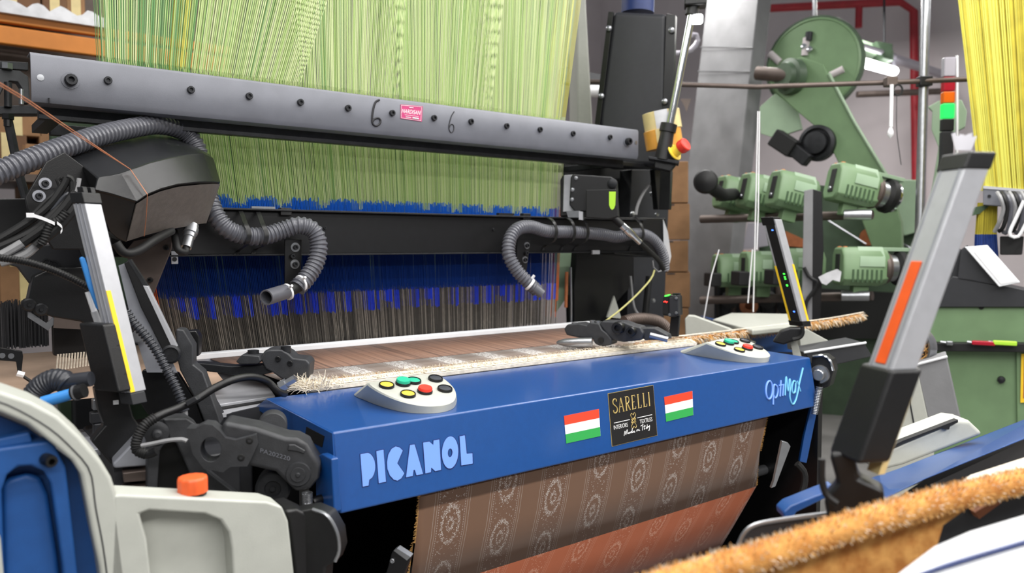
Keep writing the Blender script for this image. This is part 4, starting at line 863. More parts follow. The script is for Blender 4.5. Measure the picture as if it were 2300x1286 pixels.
# pale outer warp and dark heddle ends at the far left
ow = tag(sheet('outer_warp', chain([(3.5, 1.03, -.6, .86), (3.0, 1.01, -.4, .86), (2.6, .99, -.2, .80)]), 'warp_pale', 30), 'pale brown warp threads at the left edge beside the comb', 'warp threads', kind='stuff')
b = MB()
for k in range(1500):
    x = random.uniform(-.9, .42); y = random.uniform(3.6, 3.75); thin(b, [V((x, y, 1.04)), V((x, y, 1.21 + random.uniform(-.01, .02)))], .0022)
tag(b.build('heddle_ends', 'dark_gray', None, recalc=False), 'dark heddle wires at the far left edge behind the casing', 'heddles', kind='stuff')
ks = thing('sensor_bracket', 'small black perforated bracket at the left edge above the white arch', 'bracket')
f = Face(25, 800, 2.3, 0)
part(ks, 'plate', 'black_paint', f.poly([(-40, 775), (0, 780), (50, 788), (52, 800), (48, 840), (40, 842), (36, 812), (-40, 806)]), -f.n * .01, .002)
for x, y in ((25, 799), (5, 798)): MB().lathe(f.m(x, y), f.n, [(.008, 0), (.008, .002), (.005, .002), (0, .002)], 12).build('hole', 'steel', ks)
MB().tube(spline([f.m(x, y) for x, y in ((44, 838), (60, 850), (80, 862))], .01), .005, 6).build('cable', 'rubber', ks); MB().tube([f.m(38, 838, .01), f.m(54, 842, .01)], .009, 8).build('zip_tie', 'zip_white', ks)
# ================================================================== right post and what hangs on it
post = thing('machine_post', 'thick black box post at the right end of the grey bar', 'post')
f = Face(1430, 260, 4.45, -14)
MB().prism(f.poly([(1376, 24), (1498, 30), (1494, 372), (1342, 372), (1346, 260)]), -f.n * .28).build('column', 'dark_gray', post, .03, 4)
part(post, 'left_flange', 'black_paint', f.poly([(1366, 26), (1378, 26), (1346, 290), (1334, 290)], .01), -f.n * .02, .002)
part(post, 'right_flange', 'black_paint', f.poly([(1496, 30), (1517, 33), (1504, 470), (1480, 470)], .005), -f.n * .05, .003)
for x, y in ((1368, 64), (1508, 68), (1351, 216), (1493, 228)): MB().lathe(f.m(x, y, .012), f.n, [(.018, 0), (.016, .01), (.008, .016), (0, .017)], 14).build('dome_bolt', 'steel', post)
MB().tube([f.m(1432, 30, -.14), f.m(1436, -80, -.14)], .095, 24).build('top_tube', 'navy', post)
lpb = thing('post_foot_frame', 'black angular frame plates below the right end of the cross beam', 'machine frame')
part(lpb, 'gusset', 'black_paint', [at(x, y, Y=3.3) for x, y in ((1296, 566), (1424, 566), (1424, 636), (1352, 715), (1330, 760), (1290, 760), (1290, 645))], (0, .05, 0), .004)
part(lpb, 'upright', 'dark_gray', [at(x, y, Y=3.35) for x, y in ((1418, 380), (1506, 380), (1490, 760), (1408, 760))], (0, .1, 0), .006)
part(lpb, 'back_plate', 'rubber', [at(x, y, Y=3.5) for x, y in ((1268, 366), (1420, 352), (1440, 760), (1280, 760))], (0, .03, 0), .004)
part(lpb, 'side_panel', 'green_pale', [at(x, y, Y=3.42) for x, y in ((1252, 560), (1292, 560), (1292, 640), (1250, 700))], (0, .02, 0))
part(lpb, 'top_rail', 'black_paint', [at(x, y, Y=3.1) for x, y in ((1262, 350), (1508, 372), (1508, 380), (1262, 362))], (0, .05, 0), .003)
part(lpb, 'link_panel', 'offwhite', [at(x, y, Y=3.2) for x, y in ((1364, 712), (1380, 664), (1396, 715)) ], (0, .01, 0))
MB().tube([at(1282, 600, Y=3.1), at(1283, 685, Y=3.1), at(1283, 735, Y=3.1)], .006, 8).build('steel_rod', 'steel', lpb); MB().tube([at(1273, 610, Y=3.12), at(1271, 690, Y=3.12)], .009, 8).build('red_wire', 'rust', lpb)
MB().tube(spline([at(x, y, Y=3.25) for x, y in ((1416, 620), (1422, 680), (1434, 705), (1460, 712))], .02), .008, 8).build('link_rod', 'cable_gray', lpb)
MB().tube(spline([at(x, y, Y=3.25) for x, y in ((1458, 620), (1452, 680), (1448, 720))], .02), .02, 8).build('dark_hose', 'rubber', lpb)
for x, y in ((1466, 675), (1420, 480), (1474, 482), (1462, 436)): MB().lathe(at(x, y, Y=3.2), (0, -1, .2), [(.014, 0), (.012, .012), (0, .014)], 10).build('dome_bolt', 'steel', lpb)
MB().tube(spline([at(x, y, Y=3.2) for x, y in ((1485, 392), (1462, 412), (1444, 435), (1432, 462), (1428, 482))], .02), .009, 8).build('loose_cable', 'cable_gray', lpb)
part(lpb, 'inner_plate', 'black_paint', [at(x, y, Y=3.15) for x, y in ((1470, 380), (1512, 385), (1508, 470), (1478, 470))], (0, .04, 0), .004)
# end of the black beam at the right
eb = thing('beam_end_block', 'black end block closing the right end of the cross beam', 'machine block')
part(eb, 'block', 'black_paint', [at(x, y, Y=2.96) for x, y in ((1380, 487), (1496, 489), (1500, 560), (1480, 578), (1380, 570))], (0, .2, 0), .006)
part(eb, 'flap', 'clear_plastic', [at(x, y, Y=2.95) for x, y in ((1490, 492), (1500, 520), (1508, 575), (1500, 610), (1492, 580))], (0, .004, 0))
MB().box(at(1338, 566, Y=2.92), .05, .01, .02).build('small_tab', 'alu', eb)
# camera-like control box on the beam
cbx = thing('control_box', 'black control box with lime green tag on the right end of the beam', 'control box')
f = Face(1325, 440, 3.85, -10)
part(cbx, 'back_plate', 'black_plastic', f.poly([(1258, 404), (1263, 394), (1290, 392), (1290, 484), (1258, 486)], -.01), -f.n * .05, .006, 3)
part(cbx, 'steel_plate', 'alu', f.poly([(1266, 393), (1292, 391), (1290, 474), (1264, 476)], .0), -f.n * .03, .004)
part(cbx, 'body', 'black_plastic', f.poly([(1281, 398), (1286, 390), (1372, 396), (1384, 404), (1386, 432), (1382, 480), (1290, 474), (1278, 460)], .03), -f.n * .06, .008, 3)
part(cbx, 'front_block', 'rubber', f.poly([(1316, 426), (1384, 424), (1388, 486), (1366, 492), (1316, 488)], .07), -f.n * .06, .004)
part(cbx, 'lime_tag', 'lime', f.poly([(1368, 430), (1383, 430), (1382, 460), (1379, 468), (1375, 471), (1371, 468), (1368, 460)], .072), -f.n * .003)
MB().lathe(f.m(1376, 412, .03), f.n, [(.024, 0), (.024, .012), (.018, .016), (0, .016)], 16).build('knob', 'dark_steel', cbx)
for x, y in ((1294, 400), (1286, 426), (1285, 448)): MB().lathe(f.m(x, y, .03), f.n, [(.011, 0), (.009, .006), (0, .008)], 12).build('dome_bolt', 'steel', cbx)
part(cbx, 'mount', 'steel', f.poly([(1272, 474), (1302, 473), (1302, 488), (1276, 488)], .05), -f.n * .04); part(cbx, 'mount_lug', 'alu', f.poly([(1300, 474), (1309, 475), (1309, 494), (1300, 493)], .06), -f.n * .02)
cp_ = thing('cable_connector', 'chrome cable connector plugged in below the control box', 'connector')
a_, b_ = at(1378, 488, Y=2.80), at(1438, 545, Y=2.74)
d_ = (b_ - a_); L_ = d_.length
MB().lathe(a_, d_, [(.014, 0), (.018, .01), (.019, L_ * .3)], 14).build('boot', 'rubber', cp_)
MB().lathe(a_ + d_ * .3, d_, [(.02, 0), (.02, L_ * .14), (.023, L_ * .15), (.023, L_ * .38), (.018, L_ * .45), (.016, L_ * .7)], 16).build('metal_shell', 'chrome', cp_)
MB().tube(spline([b_, at(1460, 565, Y=2.76), at(1480, 585, Y=2.8), at(1490, 604, Y=2.85)], .01), .013, 10).build('cable', 'rubber', cp_)
# chrome pole with emergency stop and tape rolls
ep_ = thing('signal_pole', 'slim chrome pole in a black socket beside the tape rolls', 'pole')
f = Face(1520, 200, 4.0, 0)
MB().tube([f.m(1500, 300), f.m(1556, 20)], .021, 16).build('pole', 'chrome', ep_)
MB().tube([f.m(1488, 358), f.m(1500, 290)], [.042, .034], 16).build('socket', 'black_plastic', ep_); MB().tube([f.m(1499, 296), f.m(1503, 278)], .043, 16).build('collar', 'black_plastic', ep_)
MB().tube([f.m(1553, 34), f.m(1558, 8)], .034, 14).build('upper_socket', 'black_plastic', ep_)
MB().obox(f.m(1562, -4), f.r * .055, f.u * .045, f.n * .05).build('lamp_head', 'black_plastic', ep_, .008)
MB().obox(f.m(1568, 43, .01), f.r * .024, f.u * .024, f.n * .02).build('lamp_lens', 'glow', ep_, .012, 3)
part(ep_, 'base_plate', 'dark_steel', f.poly([(1456, 350), (1526, 360), (1524, 368), (1456, 356)], .03), -f.n * .12, .003)
part(ep_, 'base_block', 'black_paint', f.poly([(1470, 356), (1520, 366), (1506, 384), (1470, 376)], .0), -f.n * .1, .004)
es = thing('emergency_stop', 'red and yellow emergency stop button beside the chrome pole', 'emergency stop')
ax_ = (f.r * .75 + f.u * .45 + f.n * .5).normalized(); p0 = f.m(1512, 343, .0)
MB().lathe(p0, ax_, [(.04, -.06), (.046, -.004), (.046, .006), (0, .006)], 20).build('black_base', 'rubber', es); MB().lathe(p0, ax_, [(.047, .006), (.047, .011), (.03, .012), (.028, .05)], 20).build('yellow_collar', 'btn_yellow', es)
MB().lathe(p0 + ax_ * .048, ax_, [(.033, 0), (.036, .008), (.036, .035), (.032, .04), (0, .042)], 20).build('red_knob', 'btn_red', es)
def tape(label, x, y, dx, m, m2):
    t = thing('tape_roll', label, 'tape roll'); ax = (f.u * .97 - f.r * .16 + f.n * .06).normalized(); c0 = f.m(x, y, -.1); R_ = .098; hh = .10
    MB().lathe(c0 - ax * hh / 2, ax, [(.062, 0), (R_, 0), (R_, hh), (.062, hh), (.062, 0)], 40).build('tape_wound', m, t, .003)
    MB().lathe(c0 - ax * hh / 2, ax, [(.056, .002), (.0615, .002), (.0615, hh - .002), (.056, hh - .002), (.056, .002)], 30).build('core', 'cardboard', t)
    e1_ = (f.n - ax * f.n.dot(ax)).normalized(); e2_ = ax.cross(e1_)
    pa = [c0 + (e1_ * math.cos(a) + e2_ * math.sin(a)) * (R_ + .001) for a in [-.35 + .7 * k / 8 for k in range(9)]]
    MB().ribbon(pa, ax * hh * .99, e1_ * .001).build('loose_end', m2, t)
    return t
tape('pale packing tape roll hung above the amber roll on the black post', 1487, 272, 0, 'tape_pale', 'film_white')
tape('amber packing tape roll hung below the pale roll on the black post', 1490, 312, 0, 'tape_amber', 'tape_pale')
# right temple
tr = thing('temple', 'black cast temple with pointed steel tip at the right edge of the cloth', 'temple')
f = Face(1380, 745, 3.25, -18)
part(tr, 'head', 'cast_iron', f.poly([(1266, 738), (1274, 728), (1300, 726), (1318, 730), (1326, 724), (1345, 726), (1352, 740), (1362, 748), (1374, 762), (1372, 775), (1350, 778), (1336, 772), (1330, 760), (1300, 758), (1272, 752)]), -f.n * .09, .006, 3)
part(tr, 'body', 'cast_iron', f.poly([(1345, 728), (1352, 720), (1400, 722), (1420, 730), (1438, 734), (1446, 748), (1440, 764), (1400, 768), (1376, 764), (1362, 750)], -.01), -f.n * .08, .008, 3)
part(tr, 'rear_arm', 'cast_iron', f.poly([(1440, 736), (1470, 736), (1500, 752), (1502, 762), (1446, 764)], -.03), -f.n * .06, .006)
for x, y, r in ((1391, 735, .026), (1420, 743, .02)): screw(tr, f.m(x, y), f.n, r, .03, 'black_paint')
for x, y in ((1350, 763), ): MB().lathe(f.m(x, y, .002), f.n, [(.012, 0), (.012, .004), (.006, .004), (0, .004)], 16).build('pivot_hole', 'rubber', tr)
for x, y in ((1331, 722), (1343, 723), (1372, 727), (1290, 727)): MB().tube([f.m(x, y + 6, -.03), f.m(x, y - 3, -.03)], .012, 10).build('cap_screw', 'steel', tr)
a_, b_ = f.m(1330, 768, .02), f.m(1250, 769, .05); d_ = b_ - a_; L_ = d_.length
MB().lathe(a_, d_, [(.02, 0), (.02, L_ * .4), (.017, L_ * .75), (.009, L_ * .95), (.004, L_)], 16).build('steel_tip', 'steel', tr)
MB().tube([f.m(1460, 752, .01), f.m(1500, 762, .0)], .012, 10).build('guide_pin', 'steel', tr)
th_ = thing('temple_hose', 'olive grey ribbed hose behind the right temple', 'hose')
corrugated([at(x, y, Y=2.75) for x, y in ((1402, 722), (1425, 716), (1455, 716), (1480, 722), (1496, 736), (1504, 756))], .03, .013, .12).build('hose_tube', 'brown_steel', th_)
yc = tag(MB().tube(spline([at(x, y, Y=2.78) for x, y in ((1470, 606), (1462, 626), (1432, 660), (1395, 694), (1356, 724))], .03), .0048, 8).build('earth_wire', 'yellow_cable'), 'pale yellow wire slanting down to the right temple', 'wire')
sb = thing('sensor_unit', 'small black sensor with red display standing on a post behind the strip', 'sensor')
f = Face(1505, 690, 3.45, -20)
part(sb, 'case', 'black_plastic', f.poly([(1489, 668), (1496, 662), (1522, 664), (1524, 708), (1514, 712), (1488, 708)]), -f.n * .06, .004)
part(sb, 'side', 'dark_gray', f.poly([(1503, 668), (1523, 662), (1524, 706), (1503, 712)], .002), -f.n * .03, .003)
part(sb, 'display', 'rubber', f.poly([(1489, 668), (1501, 668), (1501, 706), (1488, 704)], .003), -f.n * .01)
MB().tube([f.m(1491, 678, .006), f.m(1494, 676, .006), f.m(1497, 679, .006), f.m(1499, 677, .006)], .003, 5).build('display_digits', 'led_red', sb)
part(sb, 'top_light', 'led_green', f.poly([(1493, 663), (1502, 661), (1502, 664), (1493, 666)], .004), -f.n * .02)
part(sb, 'post', 'black_paint', f.poly([(1510, 658), (1526, 658), (1526, 710), (1522, 756), (1502, 756), (1506, 712)], -.03), -f.n * .02, .003)
for x, y in ((1504, 706), (1519, 669), (1519, 702)): MB().lathe(f.m(x, y, .004), f.n, [(.007, 0), (.006, .004), (0, .005)], 8).build('dome_bolt', 'steel', sb)
# second light bar at the right end
rb = thing('sensor_light_bar', 'black faced sensor bar with green lights beyond the right end of the cover', 'sensor bar')
D0 = 3.7; e1, e2 = barframe(1765, 610, D0, 52); A0, A1 = at(1741, 492, D=D0), at(1802, 722, D=D0); WD = .05; DP = .075
ax_ = (A1 - A0).normalized(); T = lambda k: A0.lerp(A1, k)
barsolid(A0, A1, 0, WD, 0, DP).build('profile', 'alu', rb, .003)
barsolid(A0 + ax_ * .004, A1, -.0015, .003, DP * .16, DP * .68).build('window', 'rubber', rb)
barsolid(A0 - ax_ * .012, A0 + ax_ * .03, -.002, WD + .002, DP * .1, DP).build('end_cap', 'black_plastic', rb, .003)
barsolid(T(.46), T(1), -.002, .003, DP * .86, DP * .14).build('yellow_strip', 'sticker_yellow', rb); barsolid(T(.44), T(1), WD * .72, WD * .26, -.002, .003).build('yellow_strip', 'sticker_yellow', rb)
for k, m in ((.1, 'led_blue'), (.53, 'led_green'), (.56, 'led_green'), (.58, 'led_green'), (.64, 'led_green'), (.645, 'led_green'), (.9, 'led_blue')): barsolid(T(k), T(k + .012), -.0025, .002, DP * .35, .009).build('indicator_light', m, rb)
barsolid(T(.56), T(.95), WD, .022, .01, DP * .6).build('back_box', 'dark_gray', rb, .006)
barsolid(T(.995), T(1.05), -.004, WD + .01, -.004, DP + .008).build('foot_cap', 'black_plastic', rb, .004)
f = Face(1765, 760, 3.65, 0)
part(rb, 'swivel_mount', 'black_plastic', f.poly([(1735, 768), (1752, 744), (1775, 736), (1806, 736), (1806, 756), (1790, 764), (1760, 774)]), -f.n * .08, .008, 3)
MB().tube(spline([f.m(x, y, .03) for x, y in ((1802, 732), (1803, 748), (1796, 758), (1780, 762))], .01), .009, 8).build('cable', 'rubber', rb)
part(rb, 'stand', 'panel_gray', f.poly([(1776, 768), (1790, 766), (1800, 800), (1782, 802)], -.05), -f.n * .03)
# machine covers beyond the right end
wc = thing('white_wing_cover', 'off white rounded wing cover behind the tan fringe', 'machine cover')
f = Face(1600, 730, 4.0, 0)
part(wc, 'wing', 'panel_gray', f.poly([(1538, 716), (1546, 708), (1560, 709), (1640, 738), (1700, 770), (1540, 770)]), -f.n * .06, .006)
wd_ = thing('flat_top_cover', 'pale flat topped machine cover with blue band behind the wing cover', 'machine cover')
part(wd_, 'top', 'panel_gray', [at(x, y, Z=1.03) for x, y in ((1600, 716), (1640, 702), (1770, 704), (1790, 730), (1690, 740))], (0, 0, -.03), .01)
part(wd_, 'blue_band', 'blue_paint', [at(x, y, D=4.6) for x, y in ((1600, 718), (1700, 742), (1800, 735), (1800, 790), (1600, 790))], FH * .3)
gwc = thing('grey_wedge_cover', 'pale grey wedge cover under the right sensor bar', 'machine cover')
part(gwc, 'wedge', 'panel_gray', [at(x, y, D=3.9) for x, y in ((1795, 748), (1812, 738), (1880, 775), (1872, 782), (1800, 795))], FH * .2, .004)
part(gwc, 'tray', 'dark_gray', [at(x, y, D=3.7) for x, y in ((1808, 792), (1940, 768), (1960, 800), (1830, 830))], FH * .2, .004)
MB().tube([at(1806, 791, D=3.69), at(1945, 769, D=3.69)], .006, 6).build('white_edge', 'white_paint', gwc)
rd = thing('roller_drive', 'shiny round bearing housing at the right end of the blue cover', 'bearing')
f = Face(1845, 840, 3.25, -15)
part(rd, 'housing', 'dark_steel', f.poly([(1822, 800), (1850, 796), (1866, 808), (1872, 830), (1862, 868), (1830, 878), (1822, 860)]), -f.n * .08, .008, 3)
MB().lathe(f.m(1842, 840, .0), f.n, [(.04, 0), (.036, .012), (.024, .012), (.024, .03), (.02, .034), (0, .034)], 22).build('hub', 'steel', rd)
MB().tube(spline([f.m(x, y, .006) for x, y in ((1826, 800), (1850, 798), (1866, 812), (1872, 832))], .02), .006, 6).build('bright_rim', 'chrome', rd)
sp2 = thing('coil_spring', 'steel coil spring beside the right end of the cover', 'spring')
c0, c1 = at(1841, 868, D=3.2), at(1829, 930, D=3.2); L_ = (c1 - c0).length
e_ = (c1 - c0).normalized(); s1 = e_.cross(FH).normalized(); s2 = e_.cross(s1)
MB().tube([c0 + e_ * L_ * k / 160 + (s1 * math.cos(k * .7) + s2 * math.sin(k * .7)) * .012 for k in range(161)], .002, 5).build('coil', 'steel', sp2)
# black structure added under the cover to keep that space dark
us = thing('added_under_frame', 'black cross members and plates added to blacken the space below the blue cover', 'machine frame')
MB().box((1.9, 2.75, .45), 2.1, .06, .86).build('added_back_panel', 'black_paint', us)
MB().box((1.9, 2.12, .86), 2.06, .06, .06).build('added_cross_beam', 'dark_steel', us, .01)
MB().box((2.98, 2.25, .45), .03, .95, .88).build('right_panel', 'black_paint', us)  # added black plate, keeps the space under the cover dark
MB().box((.86, 2.4, .45), .03, .6, .86).build('added_left_panel', 'black_paint', us)
MB().box((1.9, 2.3, .02), 2.1, .9, .04).build('added_bottom_plate', 'black_paint', us)
cr = thing('cloth_roller_arm', 'steel roller shaft with flat lever at the right edge of the hanging cloth', 'roller')
MB().tube([V((1.0, 2.03, .45)), V((2.97, 2.03, .45))], .022, 16).build('shaft', 'steel', cr)
part(cr, 'flat_lever', 'steel', [at(x, y, D=2.95) for x, y in ((1757, 990), (1770, 994), (1776, 1002), (1742, 1092), (1732, 1096), (1738, 1080))], FH * .02, .002)
fb = thing('foot_bracket', 'small black bracket with bright edge at the bottom left of the cloth', 'bracket')
f = Face(890, 1260, 1.95, -20)
part(fb, 'plate', 'black_paint', f.poly([(880, 1240), (890, 1232), (922, 1252), (900, 1310), (860, 1310), (872, 1270)]), -f.n * .02, .002); part(fb, 'bright_edge', 'steel', f.poly([(884, 1236), (892, 1231), (922, 1250), (914, 1258)], .002), -f.n * .022); screw(fb, f.m(882, 1258), f.n, .006, .005, 'steel')
sd = thing('cover_stay', 'blue stay and black cable below the right end of the cover', 'machine stay')
part(sd, 'stay', 'blue_paint', [at(x, y, D=3.24) for x, y in ((1824, 905), (1836, 880), (1840, 900), (1812, 1040), (1796, 1036), (1806, 980))], FH * .02, .003)
MB().tube(spline([at(x, y, D=3.0) for x, y in ((1790, 1040), (1806, 1060), (1806, 1090), (1790, 1125), (1750, 1145))], .02), .013, 8).build('cable', 'rubber', sd)
# ================================================================== background: second, green loom
gl = thing('warp_beam_flange', 'big round green beam flange behind the grey leaning leg', 'beam flange')
f = Face(1835, 145, 6.4, -18)
def ring3(parent, name, m, cx, cy, r, prof, n=40): return MB().lathe(f.m(cx, cy), f.n, [(r * a, h) for a, h in prof], n).build(name, m, parent)
ring3(gl, 'disc', 'green_paint', 1826, 145, .385, [(1, -.05), (1, .0), (.94, .012), (.93, .004), (.3, .02), (0, .02)])
ring3(gl, 'rim', 'green_dark', 1826, 145, .395, [(1, -.06), (1.01, -.03), (1, .004), (.96, .004)])
for x0_, y0_, x1_, y1_ in ((1865, 170, 1895, 155), (1730, 120, 1752, 140), (1812, 85, 1808, 125)):
    MB().tube([f.m(x0_, y0_, .01), f.m(x1_, y1_, .01)], .03, 10).build('slot', 'wall_paint', gl)
MB().tube([f.m(1818, 72, .015), f.m(1816, 92, .015)], .03, 10).build('key_plate', 'dark_steel', gl)
for x, y in ((1806, 104), (1819, 110)): MB().lathe(f.m(x, y, .03), f.n, [(.026, 0), (.022, .012), (0, .016)], 14).build('bright_stud', 'chrome', gl)
ga = thing('beam_support', 'green slanting side arm carrying the beam flange', 'machine arm')
f = Face(1880, 300, 6.0, -18)
part(ga, 'arm_plate', 'green_paint', f.poly([(1742, 160), (1768, 136), (1800, 128), (1848, 144), (1872, 190), (1920, 275), (1966, 355), (1996, 400), (2024, 500), (2026, 560), (1960, 560), (1900, 400), (1850, 300), (1790, 250), (1740, 205)]), -f.n * .06, .008)
MB().tube([f.m(1862, 165, .01), f.m(1920, 275, .01), f.m(1996, 400, .01), f.m(2012, 470, .01)], .012, 6).build('pale_edge', 'green_pale', ga)
part(ga, 'inner_plate', 'green_pale', f.poly([(1706, 240), (1740, 210), (1790, 250), (1800, 290), (1740, 310), (1708, 300)], -.08), -f.n * .04, .004)
MB().tube([f.m(1700, 164, .05), f.m(1786, 172, .05)], .055, 20).build('beam_shaft', 'brown_steel', ga)
MB().lathe(f.m(1780, 172, .0), f.n + f.r * -.5, [(.14, -.02), (.14, .05), (.11, .06), (.1, .1), (.07, .1), (0, .1)], 28).build('bearing', 'green_dark', ga)
MB().lathe(f.m(1838, 322, .0), f.n, [(.14, -.02), (.14, .05), (.115, .06), (.115, .03), (.09, .03), (.085, .08), (.05, .085), (0, .085)], 30).build('hub', 'dark_steel', ga)
MB().obox(f.m(1762, 322, .12), (f.r * .7 + f.u * -.5).normalized() * .1, (f.r * .5 + f.u * .7).normalized() * .07, f.n * .06).build('motor', 'rubber', ga, .012)
MB().obox(f.m(1795, 345, .1), (f.r * .7 - f.u * .6).normalized() * .1, (f.r * .6 + f.u * .7).normalized() * .05, f.n * .05).build('motor_neck', 'dark_steel', ga, .01)
gf = thing('green_loom_frame', 'dark green frame of the loom behind the yarn feeders', 'machine frame')
f = Face(1850, 600, 6.6, 0)
part(gf, 'frame_plate', 'green_dark', f.poly([(1700, 400), (2060, 440), (2080, 600), (2080, 934), (1704, 934), (1704, 520)]), -f.n * .05)
part(gf, 'frame_box', 'green_pale', f.poly([(2000, 402), (2070, 404), (2066, 520), (2030, 530), (2018, 480)], .2), -f.n * .2, .01)
part(gf, 'rust_patch', 'rust', f.poly([(1764, 518), (1812, 540), (1812, 556), (1764, 552)], .02), -f.n * .02)
MB().lathe(f.m(1951, 532, .03), f.n, [(.07, 0), (.07, .01), (0, .01)], 24).build('rust_disc', 'rust', gf)
part(gf, 'dark_gap', 'rubber', f.poly([(1704, 640), (2060, 660), (2060, 760), (1704, 760)], .1), -f.n * .04)
for (a, b_, c_, d_) in ((1860, 495, 1945, 548), (1946, 495, 2050, 560)): MB().tube([f.m(a, b_, .1), f.m(c_, d_, .1)], .008, 6).build('stay_wire', 'steel', gf)
part(gf, 'grey_duct', 'lens_clear', f.poly([(1660, 560), (1672, 540), (1680, 500), (1716, 500), (1726, 552), (1700, 556)], .12), -f.n * .04, .004)
# yarn feeders
def feeder(label, x, y, D, yaw=0, drum=True):
    t = thing('yarn_feeder', label, 'yarn feeder', 'green yarn feeders on the rear loom'); f = Face(x, y, D, 0)
    a = (f.r * .86 - f.n * .5 - f.u * .22).normalized() if yaw == 0 else (f.r * .9 - f.n * .4 - f.u * .02).normalized()
    s_ = UPV.cross(a).normalized(); s_ = s_ if s_.dot(f.n) > 0 else -s_; u_ = a.cross(s_); u_ = u_ if u_.z > 0 else -u_
    k = .0345 * D / 6 * 1.0; c0 = f.p
    oct_ = lambda q, h, sc_: [q + s_ * (dx * sc_) + u_ * (dy * sc_) for dx, dy in ((-.085, -.085), (-.06, -.125), (.06, -.125), (.1, -.085), (.1, .07), (.06, .12), (-.06, .12), (-.085, .07))]
    MB().loft([oct_(c0, 0, .9), oct_(c0 + a * .02, 0, 1), oct_(c0 + a * .24, 0, 1), oct_(c0 + a * .3, 0, .86)]).build('body', 'green_paint', t, .008)
    part(t, 'top_shell', 'green_pale', [c0 + a * .1 + s_ * .103 + u_ * .06, c0 + a * .1 + s_ * .06 + u_ * .124, c0 + a * .1 - s_ * .06 + u_ * .124, c0 + a * .1 - s_ * .06 + u_ * .11, c0 + a * .1 + s_ * .05 + u_ * .11, c0 + a * .1 + s_ * .09 + u_ * .0, c0 + a * .1 + s_ * .105 + u_ * .0], a * .16)
    for j in range(7): MB().obox(c0 + a * (.06 + j * .03) + s_ * .1 - u_ * .06, a * .006, s_ * .004, u_ * .04).build('cooling_rib', 'green_rib', t)
    MB().obox(c0 - a * .002 + s_ * .012 + u_ * .0, a * .006, s_ * .026, u_ * .075).build('slot', 'rubber', t, .004)
    MB().lathe(c0 - a * .008 + s_ * .012 - u_ * .05, -a, [(.012, 0), (.01, .006), (0, .008)], 10).build('eyelet', 'steel', t)
    for j in (-1, 1): MB().lathe(c0 + a * .03 + s_ * .04 * j + u_ * .118, u_, [(.014, 0), (.012, .006), (0, .006)], 10).build('orange_dot', 'orange_dot', t)
    if drum:
        cc = c0 + a * .29 - u_ * .01
        MB().lathe(cc, a, [(.105, -.01), (.108, .01), (.1, .02), (.1, .03)], 26).build('brass_ring', 'brown_steel', t)
        MB().lathe(cc + a * .03, a, [(.085, 0), (.085, .07)], 26).build('drum', 'steel', t)
        MB().lathe(cc + a * .095, a, [(.075, -.03), (.11, 0), (.112, .03), (.1, .045)], 26).build('black_ring', 'rubber', t)
        MB().lathe(cc + a * .14, a, [(.098, 0), (.1, .012), (.07, .02), (.05, .05), (0, .06)], 26).build('bright_ring', 'chrome', t)
        MB().obox(cc + a * .06 + u_ * .12, a * .13, s_ * .03, u_ * .012).build('top_arm', 'green_pale', t, .003)
    if yaw and not drum: MB().obox(c0 - a * .03 + s_ * .03 - u_ * .07, a * .04, s_ * .075, u_ * .05).build('yarn_sensor', 'rubber', t, .01)
    MB().obox(c0 + a * .15 - u_ * .16, a * .05, s_ * .03, u_ * .04).build('foot', 'green_paint', t, .005)
    return t
feeder('green yarn feeder with bright drum on the upper row, nearest the arm', 1868, 405, 5.0)
feeder('green yarn feeder with bright drum on the lower row, nearest the arm', 1880, 596, 5.0, 1)
feeder('green yarn feeder second from the right on the upper row', 1735, 420, 5.2, 0, False)
feeder('green yarn feeder second from the left on the upper row', 1668, 424, 5.5, 0, False)
feeder('green yarn feeder at the left end of the upper row', 1615, 428, 5.8, 0, False)
feeder('green yarn feeder second from the right on the lower row', 1745, 598, 5.2, 1, False)
feeder('green yarn feeder second from the left on the lower row', 1668, 602, 5.5, 1, False)
feeder('green yarn feeder at the left end of the lower row', 1606, 606, 5.8, 1, False)
yc_ = thing('feeder_creel_shade', 'dark cluttered creel frame added for the shade behind the lower feeders', 'creel')
f = Face(1710, 660, 6.05, 0)
part(yc_, 'added_back_panel', 'dark_gray', f.poly([(1604, 600), (1830, 596), (1830, 960), (1604, 960)]), -f.n * .03)  # dark sheet added where shade falls under the feeders
for k in range(7): MB().tube([f.m(1612 + k * 34, 600, .03), f.m(1616 + k * 33, 740, .03)], .02, 8).build('added_creel_rod', ('rubber', 'brown_steel', 'rubber')[k % 3], yc_)
for k in range(5): MB().lathe(f.m(1640 + k * 42, 672 + (k % 2) * 14, .05), f.n, [(.07, 0), (.07, .03), (.03, .05), (.03, .02), (0, .02)], 18).build('added_creel_disc', ('rubber', 'brown_mark', 'rubber', 'dark_steel', 'rubber')[k], yc_)
kn = thing('ball_knob', 'round black knob on a dark arm at the left end of the upper feeders', 'knob')
f = Face(1590, 410, 5.2, 0)
MB().lathe(f.m(1585, 408, .0), f.n, [(.02, -.07), (.06, -.05), (.082, 0), (.07, .04), (.03, .06), (0, .062)], 24).build('knob_ball', 'rubber', kn); MB().tube([at(1590, 415, D=5.2), at(1622, 438, D=5.3), at(1648, 436, D=5.55)], .045, 10).build('knob_arm', 'rubber', kn)
fs2 = thing('feeder_stand', 'grey and black upright stand between the feeders', 'stand')
f = Face(1830, 560, 4.9, 0)
part(fs2, 'grey_plate', 'concrete', f.poly([(1806, 428), (1826, 424), (1824, 720), (1800, 720)], .01), -f.n * .05, .003); part(fs2, 'black_post', 'black_paint', f.poly([(1824, 424), (1846, 430), (1850, 560), (1842, 720), (1822, 720)]), -f.n * .07, .003)
